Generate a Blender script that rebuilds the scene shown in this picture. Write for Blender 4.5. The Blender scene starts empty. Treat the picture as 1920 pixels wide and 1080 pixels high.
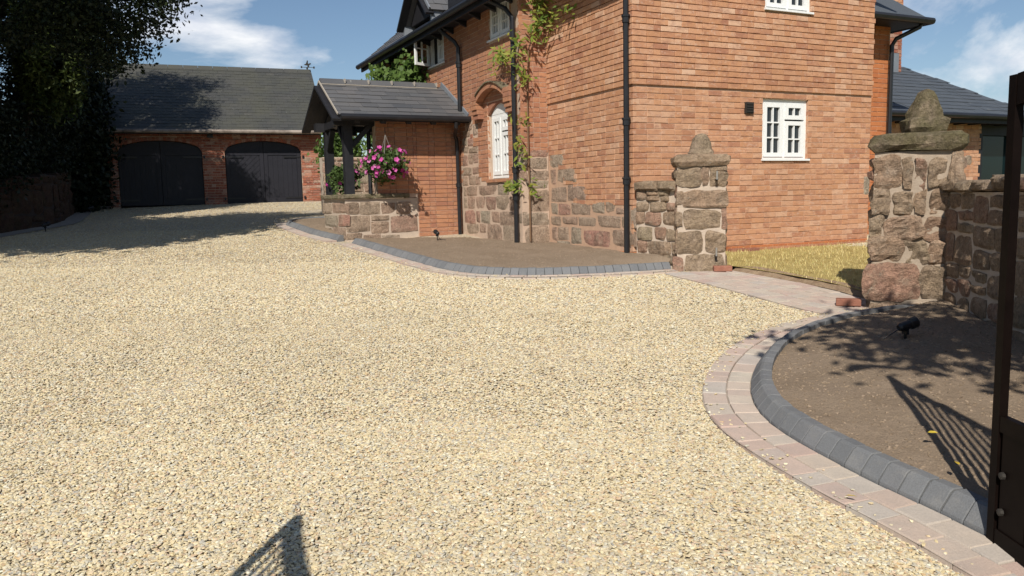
import bpy, bmesh, math, random
import numpy as np
from mathutils import Vector, Matrix, noise as mnoise

R = math.radians
rng = random.Random(11)
nrg = np.random.default_rng(5)
S = bpy.context.scene
COL = S.collection

# ------------------------------------------------------------------ camera, sky, sun, exposure
CAM_H = 1.55
cam_d = bpy.data.cameras.new('camera'); cam_d.sensor_width = 36; cam_d.lens = 27.79
cam_d.clip_start = .05; cam_d.clip_end = 3000
cam = bpy.data.objects.new('camera', cam_d); COL.objects.link(cam)
cam.matrix_world = Matrix.Translation((0, 0, CAM_H)) @ Matrix.Rotation(R(90 - 6.657), 4, 'X') @ Matrix.Rotation(R(-1.226), 4, 'Z')
S.camera = cam
SUN_AZ, SUN_EL = 13.5, 40.5            # light travels 13.5 degrees to the right of +Y
w = bpy.data.worlds.new('World'); S.world = w; w.use_nodes = True
nt = w.node_tree; nt.nodes.clear()
out = nt.nodes.new('ShaderNodeOutputWorld'); bg = nt.nodes.new('ShaderNodeBackground')
sky = nt.nodes.new('ShaderNodeTexSky'); sky.sky_type = 'NISHITA'; sky.sun_disc = False
sky.sun_elevation = R(SUN_EL); sky.sun_rotation = R(180 + SUN_AZ); sky.air_density = 1.0; sky.dust_density = .25; sky.ozone_density = 3.0
bg.inputs['Strength'].default_value = .076


def wn(kind, **kw):
    n = nt.nodes.new(kind)
    for k, v in kw.items():
        if k in n.inputs: n.inputs[k].default_value = v
        else: setattr(n, k, v)
    return n


tc = wn('ShaderNodeTexCoord')
# clouds spread over the whole dome: stretched noise, a little more cover towards the horizon
mp = wn('ShaderNodeMapping'); mp.inputs['Scale'].default_value = (1, 1, 2.1); mp.inputs['Location'].default_value = (.43, .17, .05)
nt.links.new(tc.outputs['Generated'], mp.inputs['Vector'])
n1 = wn('ShaderNodeTexNoise', Scale=2.9, Detail=9.0, Roughness=.56, Distortion=.25)
nt.links.new(mp.outputs['Vector'], n1.inputs['Vector'])
cr = wn('ShaderNodeValToRGB'); cr.color_ramp.elements[0].position = .575; cr.color_ramp.elements[1].position = .67
acc = n1.outputs['Fac']
for (dx, dy, dz, c0, am) in ((.575, .80, .15, .986, .11), (-.262, .957, .125, .994, .03), (-.7, -.6, .3, .97, .08), (.3, -.9, .35, .97, .08), (.8, -.2, .4, .975, .08), (-.85, .2, .4, .975, .08)):
    L = math.sqrt(dx * dx + dy * dy + dz * dz); dp = wn('ShaderNodeVectorMath', operation='DOT_PRODUCT'); dp.inputs[1].default_value = (dx / L, dy / L, dz / L); nt.links.new(tc.outputs['Generated'], dp.inputs[0])
    mr = wn('ShaderNodeMapRange', interpolation_type='SMOOTHSTEP'); mr.inputs[1].default_value = c0; mr.inputs[2].default_value = 1; mr.inputs[4].default_value = am; nt.links.new(dp.outputs['Value'], mr.inputs[0])
    ad = wn('ShaderNodeMath', operation='ADD'); nt.links.new(acc, ad.inputs[0]); nt.links.new(mr.outputs[0], ad.inputs[1]); acc = ad.outputs[0]
nt.links.new(acc, cr.inputs['Fac'])
n2 = wn('ShaderNodeTexNoise', Scale=7.0, Detail=6.0, Roughness=.6)
nt.links.new(mp.outputs['Vector'], n2.inputs['Vector'])
cc = wn('ShaderNodeValToRGB'); cc.color_ramp.elements[0].position = .35; cc.color_ramp.elements[1].position = .62
cc.color_ramp.elements[0].color = (6.6, 7.4, 9.2, 1); cc.color_ramp.elements[1].color = (11.5, 11.7, 12.0, 1)
nt.links.new(n2.outputs['Fac'], cc.inputs['Fac'])
mx = wn('ShaderNodeMix', data_type='RGBA')
nt.links.new(cr.outputs['Color'], mx.inputs['Factor'])
nt.links.new(sky.outputs['Color'], mx.inputs[6]); nt.links.new(cc.outputs['Color'], mx.inputs[7])
nt.links.new(mx.outputs[2], bg.inputs['Color']); nt.links.new(bg.outputs[0], out.inputs[0])

sun_d = bpy.data.lights.new('sun', 'SUN'); sun_d.energy = 5.0; sun_d.angle = R(.53); sun_d.color = (1, .94, .84)
sun = bpy.data.objects.new('sun', sun_d); COL.objects.link(sun)
ldir = Vector((math.sin(R(SUN_AZ)) * math.cos(R(SUN_EL)), math.cos(R(SUN_AZ)) * math.cos(R(SUN_EL)), -math.sin(R(SUN_EL))))
sun.rotation_euler = ldir.to_track_quat('-Z', 'Y').to_euler()
S.view_settings.view_transform = 'Standard'; S.view_settings.look = 'None'
S.view_settings.exposure = .15; S.view_settings.gamma = 1
S.cycles.max_bounces = 5; S.cycles.diffuse_bounces = 3; S.cycles.glossy_bounces = 2; S.cycles.transmission_bounces = 2; S.cycles.caustics_reflective = False; S.cycles.caustics_refractive = False


# ------------------------------------------------------------------ helpers
class NT:
    def __init__(s, name):
        s.m = bpy.data.materials.new(name); s.m.use_nodes = True; s.t = s.m.node_tree; s.t.nodes.clear()
        s.o = s.n('ShaderNodeOutputMaterial'); s.b = s.n('ShaderNodeBsdfPrincipled'); s.l(s.b.outputs[0], s.o.inputs[0])

    def n(s, kind, **kw):
        n = s.t.nodes.new(kind)
        for k, v in kw.items():
            k = k.replace('_', ' ') if k.replace('_', ' ') in n.inputs else k
            if k in n.inputs: n.inputs[k].default_value = v
            else: setattr(n, k, v)
        return n

    def l(s, a, b): s.t.links.new(a, b)

    def pos(s, scale=(1, 1, 1)):
        g = s.n('ShaderNodeNewGeometry'); m = s.n('ShaderNodeMapping'); m.inputs['Scale'].default_value = scale
        s.l(g.outputs['Position'], m.inputs['Vector']); return m.outputs['Vector']

    def noise(s, scale, detail=4, rough=.55, vec=None, dist=0):
        n = s.n('ShaderNodeTexNoise', Scale=scale, Detail=detail, Roughness=rough, Distortion=dist)
        s.l(vec or s.pos(), n.inputs['Vector']); return n.outputs['Fac']

    def ramp(s, fac, stops, interp='LINEAR'):
        r = s.n('ShaderNodeValToRGB'); cr = r.color_ramp; cr.interpolation = interp
        while len(cr.elements) < len(stops): cr.elements.new(.5)
        for e, (p, c) in zip(cr.elements, stops):
            e.position = p; e.color = (*c, 1) if len(c) == 3 else c
        s.l(fac, r.inputs['Fac']); return r.outputs['Color']

    def mix(s, fac, a, b, mode='MIX'):
        m = s.n('ShaderNodeMix', data_type='RGBA', blend_type=mode)
        for v, i in ((fac, 0), (a, 6), (b, 7)):
            if isinstance(v, (int, float)): m.inputs[i].default_value = v
            elif isinstance(v, tuple): m.inputs[i].default_value = (*v, 1)
            else: s.l(v, m.inputs[i])
        return m.outputs[2]

    def rnd(s, k=1.0):
        oi = s.n('ShaderNodeObjectInfo'); at = s.n('ShaderNodeAttribute', attribute_name='rnd')
        a = s.n('ShaderNodeMath', operation='ADD'); s.l(oi.outputs['Random'], a.inputs[0]); s.l(at.outputs['Fac'], a.inputs[1])
        b = s.n('ShaderNodeMath', operation='MULTIPLY'); s.l(a.outputs[0], b.inputs[0]); b.inputs[1].default_value = k
        f = s.n('ShaderNodeMath', operation='FRACT'); s.l(b.outputs[0], f.inputs[0]); return f.outputs[0]

    def bump(s, fac, strength=.3, dist=.01):
        b = s.n('ShaderNodeBump', Strength=strength, Distance=dist); s.l(fac, b.inputs['Height']); s.l(b.outputs[0], s.b.inputs['Normal'])

    def done(s, col=None, rough=.8, metal=0, spec=.3):
        if col is not None:
            if isinstance(col, tuple): s.b.inputs['Base Color'].default_value = (*col, 1)
            else: s.l(col, s.b.inputs['Base Color'])
        s.b.inputs['Roughness'].default_value = rough; s.b.inputs['Metallic'].default_value = metal
        s.b.inputs['Specular IOR Level'].default_value = spec
        return s.m


def brick_mat(name, pal, dark, pale, rough=.88):
    t = NT(name); r = t.rnd()
    n = len(pal); c = t.ramp(r, [(i / (n - 1), p) for i, p in enumerate(pal)])
    c = t.mix(t.ramp(t.noise(9, 5, .6, t.pos((1, 1, 2.2))), [(.48, (0, 0, 0)), (.68, (.55,) * 3)]), c, dark)
    c = t.mix(t.ramp(t.noise(15, 5, .65, t.pos((1, 1, 1.7)), .6), [(.54, (0, 0, 0)), (.74, (.6,) * 3)]), c, pale)
    c = t.mix(t.ramp(t.noise(.55, 3), [(.35, (.0,) * 3), (.7, (.35,) * 3)]), c, tuple(x * .72 for x in pal[0]))
    c = t.mix(.55, c, t.ramp(t.noise(140, 3), [(.2, (.45,) * 3), (.8, (1.0,) * 3)]), 'MULTIPLY')
    t.bump(t.noise(120, 4, .6), .45, .006)
    return t.done(c, rough, spec=.2)


M = {}
_bp = [(.53, .27, .155), (.60, .31, .18), (.63, .34, .21), (.55, .27, .16), (.66, .39, .26), (.58, .295, .165), (.44, .205, .13), (.62, .33, .20), (.71, .46, .33)]
M['brick_new'] = brick_mat('brick_new', [(r_ * .99, g_ * .99, b_ * .94) for r_, g_, b_ in _bp], (.30, .14, .10), (.72, .54, .43))
M['brick_old'] = brick_mat('brick_old', [(.46, .22, .125), (.50, .235, .125), (.40, .185, .115), (.53, .26, .145), (.36, .16, .105), (.49, .24, .14)], (.26, .13, .095), (.58, .43, .32))
M['brick_red'] = brick_mat('brick_red', [(.36, .12, .075), (.42, .17, .10), (.28, .09, .06), (.5, .28, .20), (.45, .15, .085), (.32, .13, .09), (.55, .38, .29)], (.15, .06, .045), (.62, .5, .42))
M['brick_loose'] = brick_mat('brick_loose', [(.30, .13, .09), (.34, .15, .10), (.28, .115, .08)], (.18, .08, .06), (.42, .26, .19))
M['brick_orange'] = brick_mat('brick_orange', [(.52, .19, .075), (.57, .21, .08), (.50, .17, .07), (.55, .20, .08)], (.38, .13, .06), (.55, .3, .17))


def simple(name, col, rough=.8, metal=0, spec=.3, nscale=None, amt=.35, bump=None, dark=.55, bscale=None):
    t = NT(name); c = col
    if nscale:
        c = t.mix(t.ramp(t.noise(nscale, 5, .6), [(.35, (0, 0, 0)), (.7, (amt,) * 3)]), col, tuple(x * dark for x in col))
        c = t.mix(.5, c, t.ramp(t.noise(nscale * 9, 3), [(.25, (.7,) * 3), (.75, (1,) * 3)]), 'MULTIPLY')
    if bump: t.bump(t.noise(bscale or nscale * 5, 4), bump, .01)
    return t.done(c, rough, metal, spec)


M['mortar_new'] = simple('mortar_new', (.52, .34, .235), .95, nscale=14, bump=.4)
M['mortar_old'] = simple('mortar_old', (.56, .42, .32), .95, nscale=11, bump=.5)
M['mortar_stone'] = simple('mortar_stone', (.54, .44, .35), .95, nscale=9, bump=.7, bscale=60)
M['black_paint'] = simple('black_paint', (.012, .012, .014), .38, spec=.45, nscale=6, amt=.5, dark=1.9)
M['black_timber'] = simple('black_timber', (.014, .014, .017), .55, spec=.35, nscale=8, amt=.6, dark=1.8, bump=.2)
M['door_black'] = simple('door_black', (.016, .016, .022), .48, spec=.3, nscale=3, amt=.6, dark=1.5, bump=.12, bscale=30)
M['gate_paint'] = simple('gate_paint', (.005, .003, .0025), .45, spec=.06, nscale=7, amt=.6, dark=2.2)
M['white_paint'] = simple('white_paint', (.80, .81, .80), .35, spec=.4, nscale=5, amt=.12, dark=.9)
M['lead'] = simple('lead', (.20, .22, .25), .5, spec=.4, nscale=10)
M['verge'] = simple('verge', (.40, .36, .31), .9, nscale=12)
M['mortar_pier'] = simple('mortar_pier', (.40, .32, .245), .95, nscale=9, bump=.7, bscale=60)
M['terracotta'] = simple('terracotta', (.33, .13, .08), .9, nscale=20, bump=.4)
M['iron'] = simple('iron', (.05, .045, .04), .6, metal=.4, nscale=20)
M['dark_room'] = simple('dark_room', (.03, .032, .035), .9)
M['curtain'] = simple('curtain', (.62, .63, .60), .9)
M['kerb'] = simple('kerb', (.165, .17, .178), .85, nscale=4, amt=.45, dark=.75, bump=.25, bscale=180)
t = NT('kerb_block'); c = t.ramp(t.rnd(9.1), [(0, (.145, .15, .158)), (.35, (.18, .185, .192)), (.7, (.16, .163, .17)), (1, (.195, .198, .205))])
c = t.mix(t.ramp(t.noise(9, 6, .7), [(.5, (0, 0, 0)), (.75, (.5,) * 3)]), c, (.26, .25, .235))
c = t.mix(.6, c, t.ramp(t.noise(160, 3), [(.25, (.6,) * 3), (.75, (1.05,) * 3)]), 'MULTIPLY'); t.bump(t.noise(150, 4), .35, .006); M['kerb'] = t.done(c, .9, spec=.2)
M['concrete'] = simple('concrete', (.35, .31, .27), .95, nscale=6, bump=.4)
M['paver_bed'] = simple('paver_bed', (.41, .345, .29), .95, nscale=9, bump=.4)
M['bark'] = simple('bark', (.07, .05, .038), .95, nscale=6, bump=.8, bscale=25)
M['stem'] = simple('stem', (.20, .12, .07), .9, nscale=20)
M['wire'] = simple('wire', (.35, .33, .3), .5, metal=.6)
M['coir'] = simple('coir', (.09, .06, .035), .95, nscale=40, bump=.6)

t = NT('glass'); t.b.inputs['IOR'].default_value = 1.5
M['glass'] = t.done((.018, .022, .026), .04, spec=.6)
t = NT('glass_tint')
M['glass_tint'] = t.done((.006, .016, .018), .05, spec=.35)


def stone_mat(name, pal, moss=0.0, lich=.5, k=1.0):
    t = NT(name); r = t.rnd(7.31)
    n = len(pal); c = t.ramp(r, [(i / (n - 1), p) for i, p in enumerate(pal)])
    c = t.mix(t.ramp(t.noise(4.5, 6, .65, dist=.4), [(.44, (0, 0, 0)), (.66, (.7,) * 3)]), c, (.22 * k, .165 * k, .12 * k))
    c = t.mix(t.ramp(t.noise(7.5, 6, .7), [(.50, (0, 0, 0)), (.66, (.7,) * 3)]), c, (.58 * k, .44 * k, .33 * k))
    c = t.mix(t.ramp(t.noise(17, 5, .7, dist=1.0), [(.60, (0, 0, 0)), (.70, (lich,) * 3)]), c, (.50 * k, .46 * k, .38 * k))
    if moss: c = t.mix(t.ramp(t.noise(5, 6, .7, dist=.5), [(.36, (0, 0, 0)), (.62, (moss,) * 3)]), c, (.17, .15, .065))
    c = t.mix(.8, c, t.ramp(t.noise(32, 6, .75, dist=.8), [(.34, (.38,) * 3), (.56, (1.0,) * 3), (.75, (1.25,) * 3)]), 'MULTIPLY')
    c = t.mix(.5, c, t.ramp(t.noise(90, 4, .7), [(.2, (.4,) * 3), (.8, (1,) * 3)]), 'MULTIPLY')
    h = t.n('ShaderNodeMath', operation='ADD'); t.l(t.noise(16, 9, .75, dist=.5), h.inputs[0]); t.l(t.noise(70, 5, .7), h.inputs[1])
    t.bump(h.outputs[0], .9, .035)
    return t.done(c, .93, spec=.15)


SP = [(.58, .385, .285), (.52, .40, .295), (.61, .40, .30), (.55, .43, .32), (.50, .345, .26), (.60, .325, .25), (.51, .435, .33), (.61, .455, .35)]
M['stone'] = stone_mat('stone', SP)
M['stone_rough'] = stone_mat('stone_rough', [(.54, .37, .25), (.46, .345, .24), (.58, .39, .27), (.50, .38, .265), (.42, .29, .20), (.57, .335, .245), (.50, .40, .275)], .14, .8)
M['stone_shaded'] = stone_mat('stone_shaded', [(.10, .050, .040), (.085, .045, .036), (.115, .058, .045)], .2, .25, .16)  # left wall's stone, with the tree shade darkened into its colour
M['mortar_shaded'] = simple('mortar_shaded', (.05, .036, .032), .95, nscale=9, bump=.6)  # mortar of the same wall, shade put into the colour too
M['stone_moss'] = stone_mat('stone_moss', [(.22, .19, .13), (.25, .20, .14), (.21, .175, .11)], .6, .4)
M['coping'] = stone_mat('coping', [(.27, .245, .16), (.30, .26, .18)], .45, .5)


def slate_mat(name, pal, patch, amt):
    t = NT(name); r = t.rnd(3.7)
    n = len(pal); c = t.ramp(r, [(i / (n - 1), p) for i, p in enumerate(pal)])
    c = t.mix(t.ramp(t.noise(.8, 6, .65), [(.42, (0, 0, 0)), (.68, (amt,) * 3)]), c, patch)
    c = t.mix(t.ramp(t.noise(6, 6, .7, dist=.6), [(.66, (0, 0, 0)), (.72, (.75,) * 3)]), c, (.24, .24, .22))
    t.bump(t.noise(40, 5, .6), .3, .008)
    return t.done(c, .62, spec=.4)


M['slate'] = slate_mat('slate', [(.075, .077, .084), (.10, .10, .105), (.062, .066, .075), (.115, .11, .112), (.085, .09, .10)], (.13, .125, .12), .5)
M['slate_old'] = slate_mat('slate_old', [(.050, .052, .050), (.058, .058, .055), (.046, .048, .048), (.064, .063, .06)], (.068, .068, .052), .9)
M['slate_new'] = slate_mat('slate_new', [(.062, .072, .086), (.07, .08, .094), (.056, .066, .08)], (.08, .09, .10), .3)

# gravel palette shared by the loose stones and the sheet under them
GP = [(0, (.62, .50, .315)), (.14, (.73, .62, .43)), (.26, (.56, .47, .345)), (.38, (.77, .69, .53)), (.47, (.50, .455, .40)), (.56, (.66, .54, .36)), (.64, (.62, .47, .37)),
      (.70, (.54, .375, .215)), (.77, (.80, .74, .62)), (.86, (.42, .39, .365)), (.93, (.70, .58, .39)), (1, (.60, .485, .315))]
t = NT('gravel_stone'); c = t.ramp(t.rnd(1.0), GP)
c = t.mix(.6, c, t.ramp(t.noise(60, 3), [(.25, (.62,) * 3), (.75, (1,) * 3)]), 'MULTIPLY')
c = t.mix(1.0, c, t.ramp(t.noise(.75, 5, .65), [(.3, (.93, .935, .875)), (.7, (1.05, 1.06, .98))]), 'MULTIPLY')
M['gravel_stone'] = t.done(c, .82, spec=.25)
t = NT('gravel_sheet'); v = t.n('ShaderNodeTexVoronoi', Scale=46.0); t.l(t.pos(), v.inputs['Vector'])
sp = t.n('ShaderNodeSeparateColor'); t.l(v.outputs['Color'], sp.inputs[0]); c = t.ramp(sp.outputs[0], GP)
c = t.mix(.85, c, t.ramp(v.outputs['Distance'], [(.0, (1,) * 3), (.6, (.62,) * 3)]), 'MULTIPLY')
iv = t.n('ShaderNodeMath', operation='SUBTRACT'); iv.inputs[0].default_value = 1; t.l(v.outputs['Distance'], iv.inputs[1])
t.bump(iv.outputs[0], .8, .02); M['gravel_sheet'] = t.done(c, .9, spec=.2)

t = NT('soil'); c = t.ramp(t.noise(3, 6, .65), [(.3, (.245, .185, .13)), (.7, (.30, .23, .168))])
c = t.mix(t.ramp(t.noise(45, 5, .7), [(.58, (0, 0, 0)), (.72, (.6,) * 3)]), c, (.34, .265, .19))
c = t.mix(.6, c, t.ramp(t.noise(110, 3), [(.25, (.5,) * 3), (.75, (1,) * 3)]), 'MULTIPLY')
t.bump(t.noise(30, 8, .7), .6, .03); M['soil'] = t.done(c, .96, spec=.1)
t = NT('soil_dark'); c = t.ramp(t.noise(12, 6, .7), [(.3, (.20, .13, .085)), (.7, (.36, .27, .18))])
t.bump(t.noise(40, 6, .7), .8, .03); M['soil_dark'] = t.done(c, .97, spec=.1)
t = NT('clod'); c = t.ramp(t.rnd(), [(0, (.22, .165, .115)), (.5, (.29, .22, .16)), (.8, (.25, .19, .135)), (1, (.33, .255, .185))], 'CONSTANT')
M['clod'] = t.done(c, .95, spec=.1)
t = NT('lawn'); c = t.ramp(t.noise(5, 6, .7), [(.3, (.30, .22, .085)), (.55, (.46, .36, .14)), (.75, (.36, .30, .12))])
t.bump(t.noise(70, 5, .7), .8, .03); M['lawn'] = t.done(c, .95, spec=.1)
t = NT('grass_blade'); c = t.ramp(t.rnd(), [(0, (.58, .46, .19)), (.35, (.68, .56, .26)), (.6, (.47, .38, .15)), (.8, (.33, .33, .11)), (1, (.72, .62, .35))])
M['grass_blade'] = t.done(c, .8, spec=.2)
t = NT('land'); c = t.ramp(t.noise(.6, 5), [(.35, (.10, .12, .04)), (.7, (.20, .19, .08))]); M['land'] = t.done(c, .95, spec=.1)
t = NT('paver'); c = t.ramp(t.rnd(5.3), [(0, (.53, .41, .34)), (.2, (.54, .47, .39)), (.4, (.50, .37, .315)), (.55, (.53, .44, .36)), (.7, (.49, .44, .39)), (.85, (.53, .395, .335)), (1, (.55, .485, .40))])
c = t.mix(t.ramp(t.noise(7, 6, .65), [(.4, (0, 0, 0)), (.7, (.4,) * 3)]), c, (.34, .31, .28))
c = t.mix(.5, c, t.ramp(t.noise(120, 3), [(.25, (.65,) * 3), (.75, (1,) * 3)]), 'MULTIPLY')
t.bump(t.noise(60, 5, .7), .35, .008); M['paver'] = t.done(c, .92, spec=.15)


def leaf_mat(name, pal, trans=.25, rough=.55):
    t = NT(name); c = t.ramp(t.rnd(), [(i / (len(pal) - 1), p) for i, p in enumerate(pal)])
    t.done(c, rough, spec=.25)
    tr = t.n('ShaderNodeBsdfTranslucent'); t.l(c, tr.inputs['Color'])
    ms = t.n('ShaderNodeMixShader'); ms.inputs[0].default_value = trans
    t.l(t.b.outputs[0], ms.inputs[1]); t.l(tr.outputs[0], ms.inputs[2]); t.l(ms.outputs[0], t.o.inputs[0]); return t.m


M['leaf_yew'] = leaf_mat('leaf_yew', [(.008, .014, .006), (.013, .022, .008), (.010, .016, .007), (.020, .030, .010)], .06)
M['leaf_conifer'] = leaf_mat('leaf_conifer', [(.030, .050, .012), (.055, .080, .018), (.075, .095, .024), (.04, .062, .016)], .15)
M['leaf_tree'] = leaf_mat('leaf_tree', [(.03, .05, .015), (.05, .075, .02), (.04, .06, .018)], .2)
M['leaf_ivy'] = leaf_mat('leaf_ivy', [(.05, .095, .018), (.085, .14, .03), (.11, .17, .04), (.06, .11, .02)], .25)
M['leaf_vine'] = leaf_mat('leaf_vine', [(.16, .22, .03), (.22, .28, .045), (.10, .17, .03), (.30, .31, .06), (.26, .24, .05)], .35)
M['leaf_basket'] = leaf_mat('leaf_basket', [(.06, .10, .03), (.09, .14, .04), (.05, .08, .025)], .25)
M['petal'] = leaf_mat('petal', [(.58, .07, .34), (.66, .14, .44), (.50, .05, .28), (.70, .28, .55)], .3)
M['yellow_leaf'] = leaf_mat('yellow_leaf', [(.65, .50, .06), (.6, .42, .05)], .3)


class MB:
    """collects quads and polygons, builds one mesh; optional per-face value 'rnd'"""
    def __init__(s): s.v = []; s.f = []; s.r = []

    def add(s, vs, fs, r=0.):
        o = len(s.v); s.v += [tuple(x) for x in vs]
        for f in fs: s.f.append(tuple(i + o for i in f)); s.r.append(r)
        return s

    def box(s, a, b, r=0., m=None):
        x0, y0, z0 = a; x1, y1, z1 = b
        vs = [(x0, y0, z0), (x1, y0, z0), (x1, y1, z0), (x0, y1, z0), (x0, y0, z1), (x1, y0, z1), (x1, y1, z1), (x0, y1, z1)]
        if m is not None: vs = [tuple(m @ Vector(p)) for p in vs]
        return s.add(vs, [(0, 3, 2, 1), (4, 5, 6, 7), (0, 1, 5, 4), (1, 2, 6, 5), (2, 3, 7, 6), (3, 0, 4, 7)], r)

    def bar(s, p, q, wd, dp, up=(0, 0, 1), r=0.):
        p, q = Vector(p), Vector(q); d = (q - p); L = d.length; d.normalize()
        up = Vector(up)
        if abs(d.dot(up)) > .98: up = Vector((0, 1, 0))
        x = d.cross(up).normalized(); z = x.cross(d).normalized()
        m = Matrix(((x.x, d.x, z.x, p.x), (x.y, d.y, z.y, p.y), (x.z, d.z, z.z, p.z), (0, 0, 0, 1)))
        return s.box((-wd / 2, 0, -dp / 2), (wd / 2, L, dp / 2), r, m)

    def tube(s, pts, rad, n=8, caps=True, r=0.):
        pts = [Vector(p) for p in pts]; rad = rad if isinstance(rad, (list, tuple)) else [rad] * len(pts)
        o = len(s.v); pd = None
        for i, p in enumerate(pts):
            d = (pts[min(i + 1, len(pts) - 1)] - pts[max(i - 1, 0)]).normalized()
            up = Vector((0, 0, 1)) if abs(d.z) < .9 else Vector((1, 0, 0))
            if pd is not None: x = (pd - d * pd.dot(d)).normalized()
            else: x = d.cross(up).normalized()
            pd = x; y = d.cross(x)
            for k in range(n):
                a = 2 * math.pi * k / n; s.v.append(tuple(p + (x * math.cos(a) + y * math.sin(a)) * rad[i]))
        for i in range(len(pts) - 1):
            for k in range(n):
                a, b = o + i * n + k, o + i * n + (k + 1) % n
                s.f.append((a, b, b + n, a + n)); s.r.append(r)
        if caps:
            s.f.append(tuple(o + k for k in reversed(range(n)))); s.r.append(r)
            s.f.append(tuple(o + (len(pts) - 1) * n + k for k in range(n))); s.r.append(r)
        return s

    def lathe(s, prof, c=(0, 0, 0), n=12):
        o = len(s.v)
        for (rr, z) in prof:
            for k in range(n):
                a = 2 * math.pi * k / n; s.v.append((c[0] + rr * math.cos(a), c[1] + rr * math.sin(a), c[2] + z))
        for i in range(len(prof) - 1):
            for k in range(n):
                a, b = o + i * n + k, o + i * n + (k + 1) % n
                s.f.append((a, b, b + n, a + n)); s.r.append(0)
        return s

    def prism(s, poly, y0, y1, axis='y', r=0.):
        n = len(poly)
        if axis == 'y': vs = [(a, y0, b) for a, b in poly] + [(a, y1, b) for a, b in poly]
        elif axis == 'x': vs = [(y0, a, b) for a, b in poly] + [(y1, a, b) for a, b in poly]
        else: vs = [(a, b, y0) for a, b in poly] + [(a, b, y1) for a, b in poly]
        fs = [tuple(range(n)), tuple(reversed(range(n, 2 * n)))] + [(i, i + n, (i + 1) % n + n, (i + 1) % n) for i in range(n)]
        return s.add(vs, fs, r)

    def build(s, name, mat, parent=None, smooth=False, fix=True, kind=None, loc=None, rotz=0, label=None):
        me = bpy.data.meshes.new(name); me.from_pydata(s.v, [], s.f)
        if any(s.r):
            at = me.attributes.new('rnd', 'FLOAT', 'FACE'); at.data.foreach_set('value', s.r)
        if fix:
            b = bmesh.new(); b.from_mesh(me); bmesh.ops.recalc_face_normals(b, faces=b.faces); b.to_mesh(me); b.free()
        if smooth: me.polygons.foreach_set('use_smooth', [True] * len(me.polygons))
        me.materials.append(M[mat] if isinstance(mat, str) else mat); me.update()
        return link(name, me, parent, kind, loc, rotz, label)


def link(name, me, parent=None, kind=None, loc=None, rotz=0, label=None):
    o = bpy.data.objects.new(name, me); COL.objects.link(o)
    if parent: o.parent = parent
    if loc is not None: o.location = loc
    if rotz: o.rotation_euler = (0, 0, rotz)
    if kind: o['kind'] = kind
    if label: o['label'] = label
    return o


def thing(name, label, cat, loc=(0, 0, 0), rotz=0, group=None):
    o = bpy.data.objects.new(name, None); COL.objects.link(o); o.location = loc; o.rotation_euler = (0, 0, rotz)
    o.empty_display_size = .2; return tag(o, label, cat, group)


def tag(o, label, cat, group=None):
    o['label'] = label; o['category'] = cat
    if group: o['group'] = group
    return o


def spline(pts, step):
    """Catmull-Rom through pts, resampled to even spacing; returns list of 2D/3D tuples"""
    P = [np.array(p, float) for p in pts]; P = [2 * P[0] - P[1]] + P + [2 * P[-1] - P[-2]]; o = []
    for i in range(1, len(P) - 2):
        for k in range(40):
            t = k / 40; a, b, c, d = P[i - 1:i + 3]
            o.append(.5 * ((2 * b) + (-a + c) * t + (2 * a - 5 * b + 4 * c - d) * t * t + (-a + 3 * b - 3 * c + d) * t ** 3))
    o.append(P[-2]); o = np.array(o); L = np.r_[0, np.cumsum(np.linalg.norm(np.diff(o, axis=0), axis=1))]
    n = max(2, int(round(L[-1] / step))); q = np.linspace(0, L[-1], n + 1)
    return np.stack([np.interp(q, L, o[:, j]) for j in range(o.shape[1])], 1)


def gz(y):      # the drive climbs away from the camera
    return .062 * min(max(y, -12.), 24.3)


def inpoly(x, y, poly):
    x = np.asarray(x); y = np.asarray(y); r = np.zeros(x.shape, bool); n = len(poly)
    for i in range(n):
        x0, y0 = poly[i]; x1, y1 = poly[(i + 1) % n]
        if y0 == y1: continue
        c = ((y0 > y) != (y1 > y)) & (x < (x1 - x0) * (y - y0) / (y1 - y0) + x0); r ^= c
    return r


# ------------------------------------------------------------------ ground
HC = Vector((1.586, 10.23)); TH = R(25.6); UX = Vector((math.cos(TH), math.sin(TH))); VX = Vector((-math.sin(TH), math.cos(TH)))


def HW(u, v): p = HC + UX * u + VX * v; return (p.x, p.y)


mb = MB()
ys = [-400, -60, -12] + [y for y in range(-10, 25, 2)] + [24.3, 60, 200, 900]; xs = [-900, -200, -60, -30, -14, -8, -4, 0, 4, 8, 14, 30, 60, 200, 900]
for y in ys:
    for x in xs: mb.v.append((x, y, gz(y) - .05))
for j in range(len(ys) - 1):
    for i in range(len(xs) - 1):
        a = j * len(xs) + i; mb.f.append((a, a + 1, a + 1 + len(xs), a + len(xs))); mb.r.append(0)
mb.build('ground', 'land', kind='structure', fix=False)

# edges measured on the drive
KA = [(-2.62, 12.99), (-1.73, 11.42), (-1.11, 10.36), (-.75, 9.84), (-.40, 9.55), (.06, 9.38), (.5, 9.35), (.95, 9.40), (1.42, 9.48), (1.95, 9.60)]
KB = [(-2.95, 13.42), (-3.36, 14.04), (-3.77, 14.71), (-4.32, 15.77), (-4.66, 16.45), (-4.70, 16.95), (-4.45, 17.35), (-4.0, 17.45), (-3.5, 17.4)]
KR = [(3.62, 6.83), (3.24, 6.80), (2.6, 6.46), (2.08, 5.97), (1.72, 5.42), (1.50, 4.90), (1.40, 4.48), (1.40, 4.14), (1.48, 3.79), (1.60, 3.43), (1.73, 3.12), (1.84, 2.82), (1.96, 2.4), (2.05, 1.9)]
PATH_L = [(1.80, 9.31), (2.17, 8.41), (2.64, 7.17), (2.98, 6.64)]
PATH_R = [(2.62, 9.38), (3.02, 8.66), (3.26, 8.05), (3.42, 7.40)]
kA, kB, kR = spline(KA, .105), spline(KB, .105), spline(KR, .105)


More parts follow.
